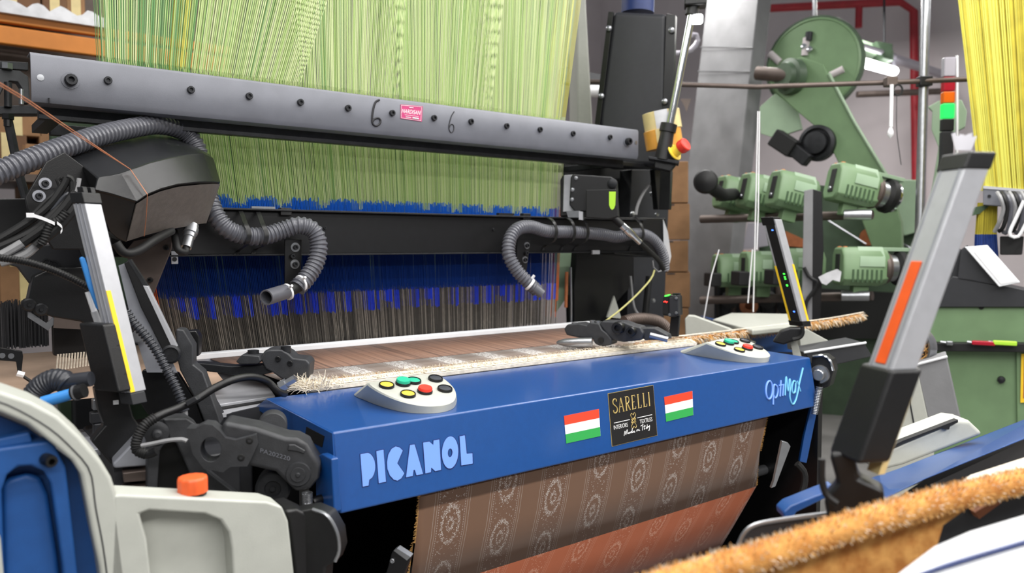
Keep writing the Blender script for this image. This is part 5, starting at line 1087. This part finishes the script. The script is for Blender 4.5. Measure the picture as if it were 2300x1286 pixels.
MB().tube(spline([f.m(x, y, .03) for x, y in ((1806, 600), (1818, 622), (1835, 632), (1830, 650), (1812, 675), (1808, 700))], .03), .012, 7).build('black_cord', 'rubber', fs2)
for y0_ in (480, 662): MB().tube([at(1575, y0_ + 12, D=5.9), at(1960, y0_ + 2, D=5.05)], .03, 12).build('feeder_rail', 'brown_steel', fs2)
for x, y in ((1935, 482), (1930, 664)): MB().tube([f.m(x - 40, y, -.19), f.m(x + 22, y, -.19)], .034, 14).build('rail_end', 'steel', fs2)
pbg = thing('crumpled_plastic', 'crumpled clear plastic hanging on the lower feeder', 'plastic film')
pts = f.poly([(1838, 622), (1858, 612), (1880, 604), (1890, 610), (1886, 632), (1870, 628), (1856, 640), (1846, 636)], .1)
MB().loft([[p + f.n * random.uniform(-.01, .02) for p in pts], [p - f.n * random.uniform(.01, .03) for p in pts]]).build('film', 'film_white', pbg)
for k, (x0_, x1_, y1_) in enumerate(((1702, 1692, 700), (1706, 1700, 560), (1690, 1680, 680), (1615, 1580, 720))):
    tag(MB().tube([at(x0_, 250 if k < 2 else 560, D=4.7), at((x0_ + x1_) / 2, 480 if k < 2 else 620, D=4.7), at(x1_, y1_, D=4.7)], .004, 5).build('white_yarn', 'zip_white'), ['white yarn hanging longest in front of the feeders', 'white yarn beside the longest hanging yarn', 'white yarn running down from a lower feeder', 'white yarn at the left end of the lower feeders'][k], 'yarn', 'yarns in front of the feeders')
# rods, poles, pipes
tag(MB().tube([at(1318, 183, D=5.0), at(1700, 195, D=5.0), at(2000, 185, D=4.9), at(2222, 176, D=4.8)], .016, 12).build('long_rod', 'brown_steel'), 'long brown steel rod crossing the upper right', 'rod')
vp = thing('chrome_upright', 'tall chrome upright pole at the right', 'pole')
MB().tube([at(2082, -60, D=4.9), at(2064, 560, D=4.9)], .028, 16).build('tube', 'steel', vp); MB().obox(at(2076, 183, D=4.88), RT * .04, UPV * .03, FH * .03).build('rod_clamp', 'dark_steel', vp, .006)
rc = thing('rod_ring_clamp', 'dark ring clamp on the long rod with a white tie hanging', 'clamp')
MB().obox(at(2000, 184, D=4.85), RT * .035, UPV * .03, FH * .03).build('clamp_body', 'brown_steel', rc, .008)
MB().tube([at(2017 + 10 * math.cos(a), 202 + 12 * math.sin(a), D=4.8) for a in [2 * math.pi * k / 20 for k in range(21)]], .006, 6).build('ring', 'rubber', rc)
wt = thing('white_strap', 'white hanging strap with round end below the rod', 'strap')
MB().tube([at(2003, 190, D=4.8), at(2001, 285, D=4.8)], .011, 8).build('band', 'zip_white', wt); MB().lathe(at(2000, 303, D=4.8), (0, 0, 1), [(.004, -.02), (.018, 0), (.018, .02), (.008, .045)], 12).build('round_end', 'zip_white', wt)
tag(MB().tube(spline([at(x, y, D=4.8) for x, y in ((2014, 215), (2014, 290), (2020, 340), (2024, 370))], .05), .0025, 5).build('thin_wire', 'dark_gray'), 'thin dark wire dangling below the ring clamp', 'wire')
pp = thing('red_pipe', 'red fire water pipe running along the wall and down', 'pipe')
p2 = at(2052, 2, X=9.35); p1 = at(1700, 20, Z=p2.z); p3 = at(2058, 470, X=9.35)
MB().tube([p1, p2 + (p1 - p2).normalized() * .15, p2 + (p3 - p2).normalized() * .12 , p3], .047, 14).build('pipe_run', 'red_pipe', pp)
q_ = p1.lerp(p2, .66); MB().tube([q_, q_ - V((0, 0, .28))], .04, 12).build('drop_pipe', 'red_pipe', pp)
fx = thing('tube_light', 'glowing fluorescent tube light behind the rod', 'lamp')
a_, b_ = at(1915, 134, D=7.6), at(2008, 160, D=8.4)
MB().tube([a_, b_], .05, 12).build('tube', 'glow', fx); MB().tube([a_ + V((0, 0, .16)), b_ + V((0, 0, .16))], .03, 8).build('fitting', 'lens_clear', fx)
for p in (a_, b_): MB().tube([p, p + V((0, 0, .16))], .02, 8).build('holder', 'lens_clear', fx)
gr_ = thing('green_girder', 'grey green girder end below the ceiling', 'girder')
part(gr_, 'girder', 'green_pale', [at(x, y, D=8.2) for x, y in ((1890, 75), (1990, 105), (2008, 112), (2008, 136), (1985, 130), (1905, 100))], FH * .15, .01); part(gr_, 'girder_end', 'green_dark', [at(x, y, D=8.1) for x, y in ((1968, 92), (2006, 98), (2004, 134), (1984, 130))], FH * .2, .01)
MB().tube([at(1986, 95, D=8.2), at(1986, -40, D=8.2)], .012, 8).build('hanger_rod', 'dark_gray', gr_)
tag(MB().tube([at(1830, -30, D=7.5), at(1830, 60, D=7.5)], .02, 8).build('hanger_rod', 'dark_gray'), 'thin grey hanger rod above the beam flange', 'rod')
tag(MB().tube([at(2005, 130, D=8.4), at(2130, 172, D=9.0)], .05, 10).build('ceiling_pipe', 'lens_clear'), 'pale grey pipe running right from the girder end', 'pipe')
tag(MB().tube([at(1925, 212, D=8.6), at(2115, 205, D=8.6)], .035, 10).build('wall_pipe', 'brown_steel'), 'grey brown pipe on the wall below the tube light', 'pipe')
tag(MB().tube(spline([at(x, y, D=6.5) for x, y in ((1500, 122), (1545, 116), (1566, 96), (1566, 80), (1555, 78))], .05), .022, 8).build('wall_cable', 'lens_clear'), 'grey cable loop on the wall left of the leaning leg', 'cable')
tag(MB().loft([[at(x, y, D=6.4) for x, y in ((1528, 222), (1552, 222), (1546, 240), (1542, 252), (1538, 240))], [at(x, y, D=6.6) for x, y in ((1528, 222), (1552, 222), (1546, 240), (1542, 252), (1538, 240))]]).build('wall_hook', 'brown_steel'), 'small brown bracket on the wall beside the chrome pole', 'bracket')
tag(MB().tube([at(1310, 205, D=6.8), at(1380, 205, D=6.8)], .05, 10).build('ceiling_tube', 'zip_white'), 'white tube seen between the pale leg and the black post', 'tube')
tag(MB().box(at(1345, 185, D=7.0), .9, .1, .12).build('grey_duct', 'dark_gray'), 'grey duct seen between the pale leg and the black post', 'duct')
# cardboard stack behind the post
f = Face(1520, 540, 6.2, 0)
for k, (y0_, y1_) in enumerate(((360, 455), (455, 538), (538, 610), (610, 690), (690, 956))):
    t = thing('cardboard_box', ['topmost', 'second from top', 'middle', 'fourth from top', 'lowest'][k] + ' cardboard box in the stack behind the black post', 'box', 'cardboard stack'); dx = (0, 3, 0, 4, 1)[k]
    part(t, 'carton', 'cardboard', f.poly([(1440 + dx, y0_ + 2), (1546 + dx, y0_ + 2), (1546 + dx, y1_), (1440 + dx, y1_)]), -f.n * .4, .006)
    part(t, 'flap_gap', 'dark_gray', f.poly([(1494 + dx, y0_ + 3), (1512 + dx, y0_ + 3), (1512 + dx, y0_ + 6), (1494 + dx, y0_ + 6)], .003), -f.n * .002)
# ------------------------------------------------------------------ right edge: signal tower, yellow harness, console
st = thing('signal_tower', 'stack light with clear, red, orange and green tiers at the right', 'signal light')
e1, e2 = barframe(2130, 200, 5.2, 24); A0, A1 = at(2122, 128, D=5.2), at(2122, 440, D=5.2); L_ = (A1 - A0).length; LF = A0.z; ax_ = V((0, 0, -1))
WD = .075; DP = .05
for n_, m, k0, k1 in (('clear_tier', 'lens_clear', 0, .14), ('red_tier', 'lens_red', .14, .245), ('orange_tier', 'lens_orange', .245, .33), ('green_tier', 'lens_green', .33, .44), ('black_base', 'rubber', .44, .53), ('black_column', 'dark_gray', .53, LF / L_)):
    barsolid(A0 + ax_ * L_ * k0, A0 + ax_ * L_ * (k1 - .004), 0, WD, 0, DP).build(n_, m, st, .006, 3)
barsolid(A0 - ax_ * .01, A1, WD, .012, 0, .02).build('edge_rail', 'zip_white', st)
pa = thing('pale_green_arm', 'pale green curved arm behind the signal tower', 'machine arm')
f = Face(2125, 330, 5.6, 0)
part(pa, 'arm_plate', 'green_pale', f.poly([(2084, 240), (2108, 226), (2160, 224), (2172, 250), (2168, 285), (2140, 300), (2122, 420), (2126, 1004), (2098, 1004), (2094, 470), (2090, 440), (2108, 330), (2092, 290), (2094, 250)]), -f.n * .05, .006)
yv = thing('yellow_harness', 'curtain of bright yellow harness cords at the right edge', 'harness cords'); yv['kind'] = 'stuff'
ymb = [MB(), MB(), MB()]; f = Face(2230, 300, 4.4, 0)
for k in range(4400):
    u = random.random(); x0_ = 2146 + u * 420; x1_ = 2202 + u * 330; off = random.uniform(-.12, .05)
    thin(ymb[0 if u < .2 and random.random() < .5 else random.choice((0, 1, 1))], [f.m(x0_, -60, off), f.m(x1_, 428, off)], .0032)
for b, m in zip(ymb, ('yellow_cord', 'gold_cord')): o = b.build('cords', m, yv, recalc=False); o['kind'] = 'stuff'
b = MB(); b2 = MB()
for k in range(160):
    u = random.random(); off = random.uniform(-.1, 0); thin(b, [f.m(2196 + u * 44, 455, off), f.m(2190 + u * 48, 530, off)], .003); thin(b2, [f.m(2190 + u * 48, 526, off), f.m(2188 + u * 54, 580, off)], .0035)
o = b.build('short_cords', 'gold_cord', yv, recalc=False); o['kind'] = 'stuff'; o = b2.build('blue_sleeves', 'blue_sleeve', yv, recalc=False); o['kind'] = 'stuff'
ry = thing('rear_guide_rail', 'grey guide rail below the yellow cords', 'machine bar')
part(ry, 'rail', 'gray_paint', f.poly([(2208, 420), (2560, 450), (2560, 484), (2208, 460)], .06), -f.n * .06, .004); part(ry, 'top_lip', 'alu', f.poly([(2208, 417), (2560, 446), (2560, 452), (2208, 423)], .065), -f.n * .09); screw(ry, f.m(2222, 440, .06), f.n, .009, .006)
part(ry, 'under_lip', 'green_rib', f.poly([(2184, 466), (2216, 460), (2222, 462), (2200, 480), (2182, 484)], .0), -f.n * .04)
cbn = thing('cable_coils', 'coils of grey and black cables hanging at the right edge', 'cables')
for k in range(9):
    x = 2240 + k * 9; MB().tube(spline([f.m(x, 432, .12), f.m(x + 8, 445, .16), f.m(x + 14, 470, .15), f.m(x + 4, 500 + (k % 3) * 10, .13), f.m(x - 6, 520, .1)], .02), .011, 7).build('cable', ('cable_gray', 'rubber', 'hose_gray')[k % 3], cbn)
MB().tube(spline([f.m(x, y, .18) for x, y in ((2300, 450), (2282, 490), (2268, 522), (2275, 532), (2290, 528), (2310, 490))], .02), .009, 7).build('cable', 'zip_white', cbn)
part(cbn, 'black_box', 'rubber', f.poly([(2246, 530), (2300, 530), (2296, 572), (2246, 572)], .05), -f.n * .08, .006)
cs = thing('control_console', 'dark grey control console with white slanted lid at the right', 'console')
f = Face(2200, 620, 4.3, 0)
part(cs, 'console_top', 'dark_gray', f.poly([(2092, 690), (2096, 660), (2140, 620), (2180, 625), (2400, 670), (2400, 690)]), -f.n * .35, .006)
part(cs, 'console_wedge', 'dark_gray', f.poly([(2158, 560), (2172, 550), (2246, 636), (2250, 645), (2150, 628)], .0), -f.n * .3, .004)
part(cs, 'white_lid', 'white_paint', f.poly([(2166, 554), (2218, 550), (2292, 634), (2244, 644)], .06), -f.n * .02, .004); part(cs, 'lid_inset', 'zip_white', f.poly([(2188, 566), (2216, 563), (2284, 632), (2248, 638)], .062), -f.n * .004)
part(cs, 'left_fin', 'dark_gray', f.poly([(2102, 640), (2150, 556), (2160, 560), (2158, 630)], -.05), -f.n * .03)
gc = thing('green_cabinet', 'green steel cabinet with dark tray below the console', 'cabinet')
part(gc, 'upper_panel', 'green_paint', f.poly([(2086, 688), (2400, 682), (2400, 775), (2086, 768)], -.02), -f.n * .4, .006)
part(gc, 'tray', 'rubber', f.poly([(2082, 770), (2400, 772), (2400, 792), (2082, 788)], .06), -f.n * .4, .004)
part(gc, 'lower_panel', 'green_paint', f.poly([(2086, 786), (2296, 788), (2300, 1100), (2086, 1100)], -.02), -f.n * .4, .006); part(gc, 'right_panel', 'green_paint', f.poly([(2282, 788), (2400, 790), (2400, 1100), (2286, 1100)], .0), -f.n * .4, .006)
screw(gc, f.m(2204, 689, -.02), f.n, .014, .008, 'rubber'); MB().lathe(f.m(2249, 852, -.02), f.n, [(.02, 0), (.017, .02), (0, .024)], 14).build('door_knob', 'dark_steel', gc)
part(gc, 'yellow_sign', 'sticker_yellow', f.poly([(2294, 794), (2340, 794), (2340, 900), (2292, 904)], .01), -f.n * .008); part(gc, 'sign_inset', 'rust', f.poly([(2300, 806), (2340, 806), (2340, 890), (2298, 894)], .012), -f.n * .008)
for k, (x0_, x1_, m, lab) in enumerate(((2126, 2140, 'steel', 'bright metal fitting lying in the dark tray'), (2186, 2232, 'lens_red', 'dark red handled tool lying in the dark tray'), (2234, 2280, 'lime', 'lime handled tool lying in the dark tray'))):
    t = thing('tray_tool', lab, 'tool'); MB().obox(f.m((x0_ + x1_) / 2, 770, .09), f.r * (x1_ - x0_) * .0012, f.u * .012, f.n * .015).build('tool_body', m, t, .006); MB().tube([f.m(x0_, 769, .09), f.m(x0_ - 14, 767, .09)], .008, 8).build('tool_shank', 'steel', t)
gm = thing('rear_loom_cover', 'pale grey sloping machine cover in front of the green cabinet', 'machine cover')
f = Face(2080, 900, 3.4, 0)
part(gm, 'side', 'panel_gray', f.poly([(1990, 830), (2058, 818), (2098, 1000), (2098, 1290), (1970, 1290)]), -f.n * .2, .006); part(gm, 'end', 'concrete', f.poly([(2056, 820), (2126, 800), (2162, 960), (2098, 1000)], -.01), -f.n * .2, .006)
MB().tube([f.m(2058, 818, .004), f.m(2128, 800, -.004)], .006, 6).build('edge', 'zip_white', gm); MB().tube([f.m(2030, 826, .003), f.m(2058, 980, .003)], .003, 5).build('joint', 'dark_gray', gm)
sr = thing('yarn_spool', 'steel rimmed spool of waste yarn behind the foreground bar', 'spool')
f = Face(2060, 780, 3.6, -40)
MB().lathe(f.m(2062, 778), f.n, [(.02, -.02), (.085, -.02), (.09, 0), (.09, .03), (.08, .03), (.078, .0), (0, .0)], 30).build('rim', 'steel', sr)
b = MB()
for k in range(160):
    a = random.uniform(0, 6.28); r_ = random.uniform(0, .07); a2 = a + random.uniform(-1, 1); p = f.m(2062, 778, .01)
    b.tube([p + (f.r * math.cos(a) + f.u * math.sin(a)) * r_, p + (f.r * math.cos(a2) + f.u * math.sin(a2)) * r_ + f.n * random.uniform(.01, .05)], .003, 3)
o = b.build('waste_yarn', 'bristle_tan', sr, recalc=False); o['kind'] = 'stuff'
# ================================================================== foreground right
fbr = thing('sensor_light_bar', 'large blurred silver sensor bar with orange label in the right foreground', 'sensor bar')
D0 = 1.3; e1, e2 = barframe(2080, 600, D0, -0)
e1, e2 = barframe(2080, 600, D0, 40)
A0, A1 = at(2168, 372, D=D0), at(1996, 850, D=D0); WD = .05; DP = .062; ax_ = (A1 - A0).normalized(); T = lambda k: A0.lerp(A1, k)
barsolid(A0, A1, 0, WD, 0, DP).build('profile', 'alu', fbr, .004)
for k in (.12, .82): barsolid(A0, A1, -.0012, .002, DP * k, DP * .06).build('profile_groove', 'alu_dark', fbr)
barsolid(A0 - ax_ * .026, A0 + ax_ * .006, -.002, WD + .004, -.002, DP + .004).build('end_cap', 'black_plastic', fbr, .004)
barsolid(T(.45), T(.94), -.0022, .003, DP * .30, DP * .42).build('orange_label', 'tag_orange', fbr, .002)
barsolid(T(.955), T(1.4), -.004, WD + .012, -.006, DP + .022).build('control_box', 'black_plastic', fbr, .008, 3)
barsolid(T(1.1), T(1.47), WD + .008, .012, .012, .03).build('yellow_strip', 'tape_pale', fbr)
f = Face(1900, 1080, 1.32, 0)
part(fbr, 'mount_arm', 'black_plastic', f.poly([(1862, 1020), (1915, 1010), (1930, 1075), (1985, 1100), (1990, 1150), (1860, 1180), (1850, 1120), (1880, 1085)], -.02), -f.n * .05, .008)
MB().tube(spline([f.m(x, y, .01) for x, y in ((1846, 1030), (1846, 1075), (1856, 1110), (1880, 1130))], .01), .006, 8).build('cable', 'rubber', fbr)
tg = thing('paper_tag', 'bunch of white paper strips on top of the foreground bar', 'paper')
f = Face(2160, 320, 1.36, 0)
for k in range(6): part(tg, 'strip', 'paper', [f.m(2146 + k * 5, 336, -.002 * k), f.m(2156 + k * 5, 338, -.002 * k), f.m(2147 + k * 9.5, 297 + (k * 7) % 9, -.002 * k), f.m(2137 + k * 9, 300 + (k * 5) % 9, -.002 * k)], -f.n * .0006)
# neighbouring loom: blue cover, panel, fleece edge
nb = thing('neighbour_cover', 'dark blue cover of the nearest loom at the right edge', 'machine cover')
part(nb, 'top_sheet', 'blue_paint', [at(x, y, D=D_) for x, y, D_ in ((1940, 1078, 1.75), (2018, 1052, 1.95), (2360, 918, 2.6), (2360, 962, 2.4), (2080, 1074, 1.66), (1990, 1118, 1.55))], V((0, .012, -.01)), .004)
part(nb, 'slot_gap', 'rubber', [at(x, y, D=D_) for x, y, D_ in ((2080, 1074, 1.68), (2360, 962, 2.42), (2360, 1016, 2.4), (2100, 1104, 1.62), (2000, 1126, 1.6))], V((.02, .03, -.05)))
part(nb, 'front_rail', 'blue_paint', [at(x, y, D=1.62) for x, y in ((1760, 1150), (1775, 1136), (1880, 1094), (1886, 1104), (1790, 1150), (1784, 1160), (1762, 1166))], FH * .05, .004)
bp2 = thing('pale_panel_housing', 'pale grey rounded panel housing above the neighbouring blue cover', 'control panel')
part(bp2, 'housing', 'panel_gray', [at(x, y, D=2.1) for x, y in ((1972, 1036), (1995, 1010), (2060, 978), (2155, 942), (2180, 945), (2212, 975), (2030, 1045), (1970, 1060))], FH * .1, .012, 3)
part(bp2, 'dark_trim', 'rubber', [at(x, y, D=2.09) for x, y in ((1980, 1014), (2026, 990), (2118, 955), (2152, 942), (2152, 948), (2134, 956), (2132, 964), (2122, 964), (2116, 960), (2028, 996), (1982, 1018))], FH * .02)
dg = thing('dark_guard_plate', 'dark rounded plate edge in the foreground below the sensor bar', 'machine guard')
part(dg, 'plate', 'dark_gray', [at(x, y, D=1.4) for x, y in ((1655, 1230), (1672, 1195), (1700, 1178), (1860, 1150), (1862, 1164), (1800, 1260), (1660, 1290))], FH * .01, .004)
MB().tube(spline([at(x, y, D=1.395) for x, y in ((1657, 1226), (1673, 1194), (1702, 1176), (1770, 1164), (1862, 1152))], .01), .004, 7).build('bright_edge', 'steel', dg)
fl_ = thing('fleece_selvedge', 'fuzzy golden brown selvedge running across the bottom right corner', 'yarn strip')
pth = [at(1380, 1350, D=1.05), at(1500, 1304, D=1.08), at(1640, 1262, D=1.12), at(1780, 1220, D=1.16), at(1920, 1172, D=1.2), at(2060, 1132, D=1.26), at(2180, 1102, D=1.32), at(2360, 1060, D=1.4), at(2560, 1012, D=1.5)]
ps = spline(pth, .012)
MB().tube([p + V((0, 0, -.004)) for p in ps], .021, 12).build('rolled_edge', 'fleece', fl_)
b = MB(); b2 = MB()
for k in range(6500):
    i = random.randrange(len(ps) - 1); p = ps[i].lerp(ps[i + 1], random.random()); a = random.uniform(0, 6.28); d = V((random.uniform(-.4, .4), -math.cos(a), math.sin(a))).normalized(); l = random.uniform(.004, .010)
    (b if random.random() < .75 else b2).tube([p + d * .017 + V((0, 0, -.004)), p + d * (.018 + l) + V((random.uniform(-.004, .004), 0, -.003))], [.0012, .0004], 3)
o = b.build('fuzz', 'bristle_tan', fl_, recalc=False); o['kind'] = 'stuff'; o = b2.build('pale_fuzz', 'bristle', fl_, recalc=False); o['kind'] = 'stuff'
part(fl_, 'hanging_web', 'fleece', [at(x, y, D=D_) for x, y, D_ in ((1500, 1310, 1.1), (1700, 1240, 1.16), (1900, 1175, 1.22), (2130, 1110, 1.3), (2200, 1095, 1.34), (2190, 1130, 1.36), (2120, 1180, 1.34), (2090, 1280, 1.32), (2040, 1400, 1.3), (1500, 1400, 1.15))], FH * .01, .003)
part(fl_, 'pale_upper_web', 'bristle', [at(x, y, D=D_) for x, y, D_ in ((2180, 1066, 1.5), (2360, 1008, 1.6), (2360, 1050, 1.5), (2120, 1108, 1.4))], V((0, 0, -.01)))
wp = thing('white_foreground_panel', 'white glossy panel edge with blue line in the bottom right corner', 'machine panel')
part(wp, 'panel', 'white_paint', [at(x, y, D=D_) for x, y, D_ in ((2030, 1310, .95), (2120, 1240, 1.0), (2200, 1205, 1.04), (2380, 1150, 1.1), (2380, 1420, 1.0), (2030, 1420, .95))], FH * .03, .012, 3)
MB().tube(spline([at(x, y, D=D_ - .004) for x, y, D_ in ((2040, 1300, .95), (2150, 1262, 1.0), (2360, 1200, 1.08))], .02), .0035, 7).build('blue_line', 'navy', wp)
gp = thing('grey_block', 'grey machine block under the neighbouring cloth edge', 'machine block')
part(gp, 'block', 'dark_gray', [at(x, y, D=1.5) for x, y in ((2080, 1180), (2200, 1120), (2360, 1070), (2360, 1190), (2120, 1240))], FH * .06, .006); part(gp, 'rust_strip', 'brown_mark', [at(x, y, D=1.48) for x, y in ((2190, 1150), (2240, 1120), (2250, 1128), (2200, 1165))], FH * .02)
# ================================================================== background left: racking
rk = thing('storage_rack', 'orange storage rack behind the loom at upper left', 'rack')
YK = 6.2
for (y0_, y1_) in ((24, 46), (52, 92)):
    pa_ = [at(x, y, Y=YK) for x, y in ((-80, y0_ - 6), (360, y0_ + 58), (360, y1_ + 58), (-80, y1_ - 8))]
    zt_, zb_ = (pa_[0].z + pa_[1].z) / 2, (pa_[2].z + pa_[3].z) / 2
    MB().box(((pa_[0].x + pa_[1].x) / 2, YK, (zt_ + zb_) / 2), abs(pa_[1].x - pa_[0].x) + 1, .06, zt_ - zb_).build('shelf_beam', 'rack_orange', rk, .01)
for x, y in ((182, 100), ): 
    p = at(x, y, Y=YK + .09); MB().box((p.x, p.y, 1.35), .1, .08, 2.7).build('upright', 'navy', rk, .006)
p = at(20, 330, Y=YK); MB().box((p.x + .3, YK + .3, at(0, 400, Y=YK).z), 3.5, .9, .05).build('shelf_board', 'brown_steel', rk)
MB().box((.4, YK + .5, 2.9), 4, .04, 1.2).build('rack_back', 'brown_steel', rk)
for k, (x0_, x1_, y0_, y1_) in enumerate(((-20, 95, 258, 300), (88, 180, 262, 330), (182, 240, 270, 340), (-30, 60, 300, 400), (50, 175, 330, 440), (0, 110, 590, 690), (110, 260, 445, 520), (-40, 90, -30, 26), (95, 150, -20, 30), (150, 190, -30, 34), (-30, 90, 470, 600))):
    t = thing('cardboard_box', 'cardboard box on the rear rack ' + ['at the left under the clamp', 'beside the paler box under the grey bar', 'nearest the harness under the grey bar', 'behind the thin stay at the left edge', 'behind the top of the corrugated hose', 'low down left of the casing', 'behind the black hood', 'on the top shelf at the left corner', 'on the top shelf, the second from the corner', 'on the top shelf beside the cords', 'at the left edge behind the cables'][k], 'box', 'boxes on the rear rack')
    a_, b_ = at(x0_, y1_, Y=YK + .12), at(x1_, y0_, Y=YK + .12); m_ = ('cardboard', 'film_white', 'cardboard_b')[(0, 0, 1, 2, 0, 0, 2, 2, 2, 0, 2)[k]]
    MB().box(((a_.x + b_.x) / 2, a_.y + .25, (a_.z + b_.z) / 2), b_.x - a_.x, .5, b_.z - a_.z).build('carton', m_, t, .01)
    MB().box(((a_.x + b_.x) / 2, a_.y - .001, b_.z - (b_.z - a_.z) * .5), .06, .004, (b_.z - a_.z) * .98).build('tape', 'tape_pale', t)
fw_ = thing('plastic_wrap', 'white plastic wrap lying along the orange shelf', 'plastic film')
b = MB(); top_ = []; bot_ = []
p0_, p1_ = at(-60, 24, Y=YK - .06), at(245, 64, Y=YK - .06); zz = at(0, 27, Y=YK).z
for k in range(25):
    x = p0_.x + (p1_.x - p0_.x) * k / 24; top_.append(V((x, YK - .06, zz + .05 + .015 * math.sin(k * 1.3) + random.uniform(0, .03)))); bot_.append(V((x, YK - .07, zz - .015)))
b.prism(top_ + bot_[::-1], (0, .2, 0)).build('film', 'film_white', fw_)
cs_ = thing('corner_stay', 'thin dark stay rod at the upper left edge', 'rod')
MB().tube([at(18, 270, D=2.98), at(45, 400, D=3.0), at(60, 450, D=3.0)], .016, 8).build('stay', 'dark_steel', cs_)
# ================================================================== set every thing's origin at its base
bpy.context.view_layer.update()
for r in ROOTS:
    kids = KIDS(r)
    if not kids: continue
    pts = []
    for k in kids:
        for c_ in k.bound_box: pts.append(k.location + V(c_))
    base = V(((min(p.x for p in pts) + max(p.x for p in pts)) / 2, (min(p.y for p in pts) + max(p.y for p in pts)) / 2, min(p.z for p in pts)))
    off = V(r['_off']) if '_off' in r else V((0, 0, 0))
    if '_off' in r: del r['_off']
    r.location = base + off
    for k in kids: k.location = k.location - base
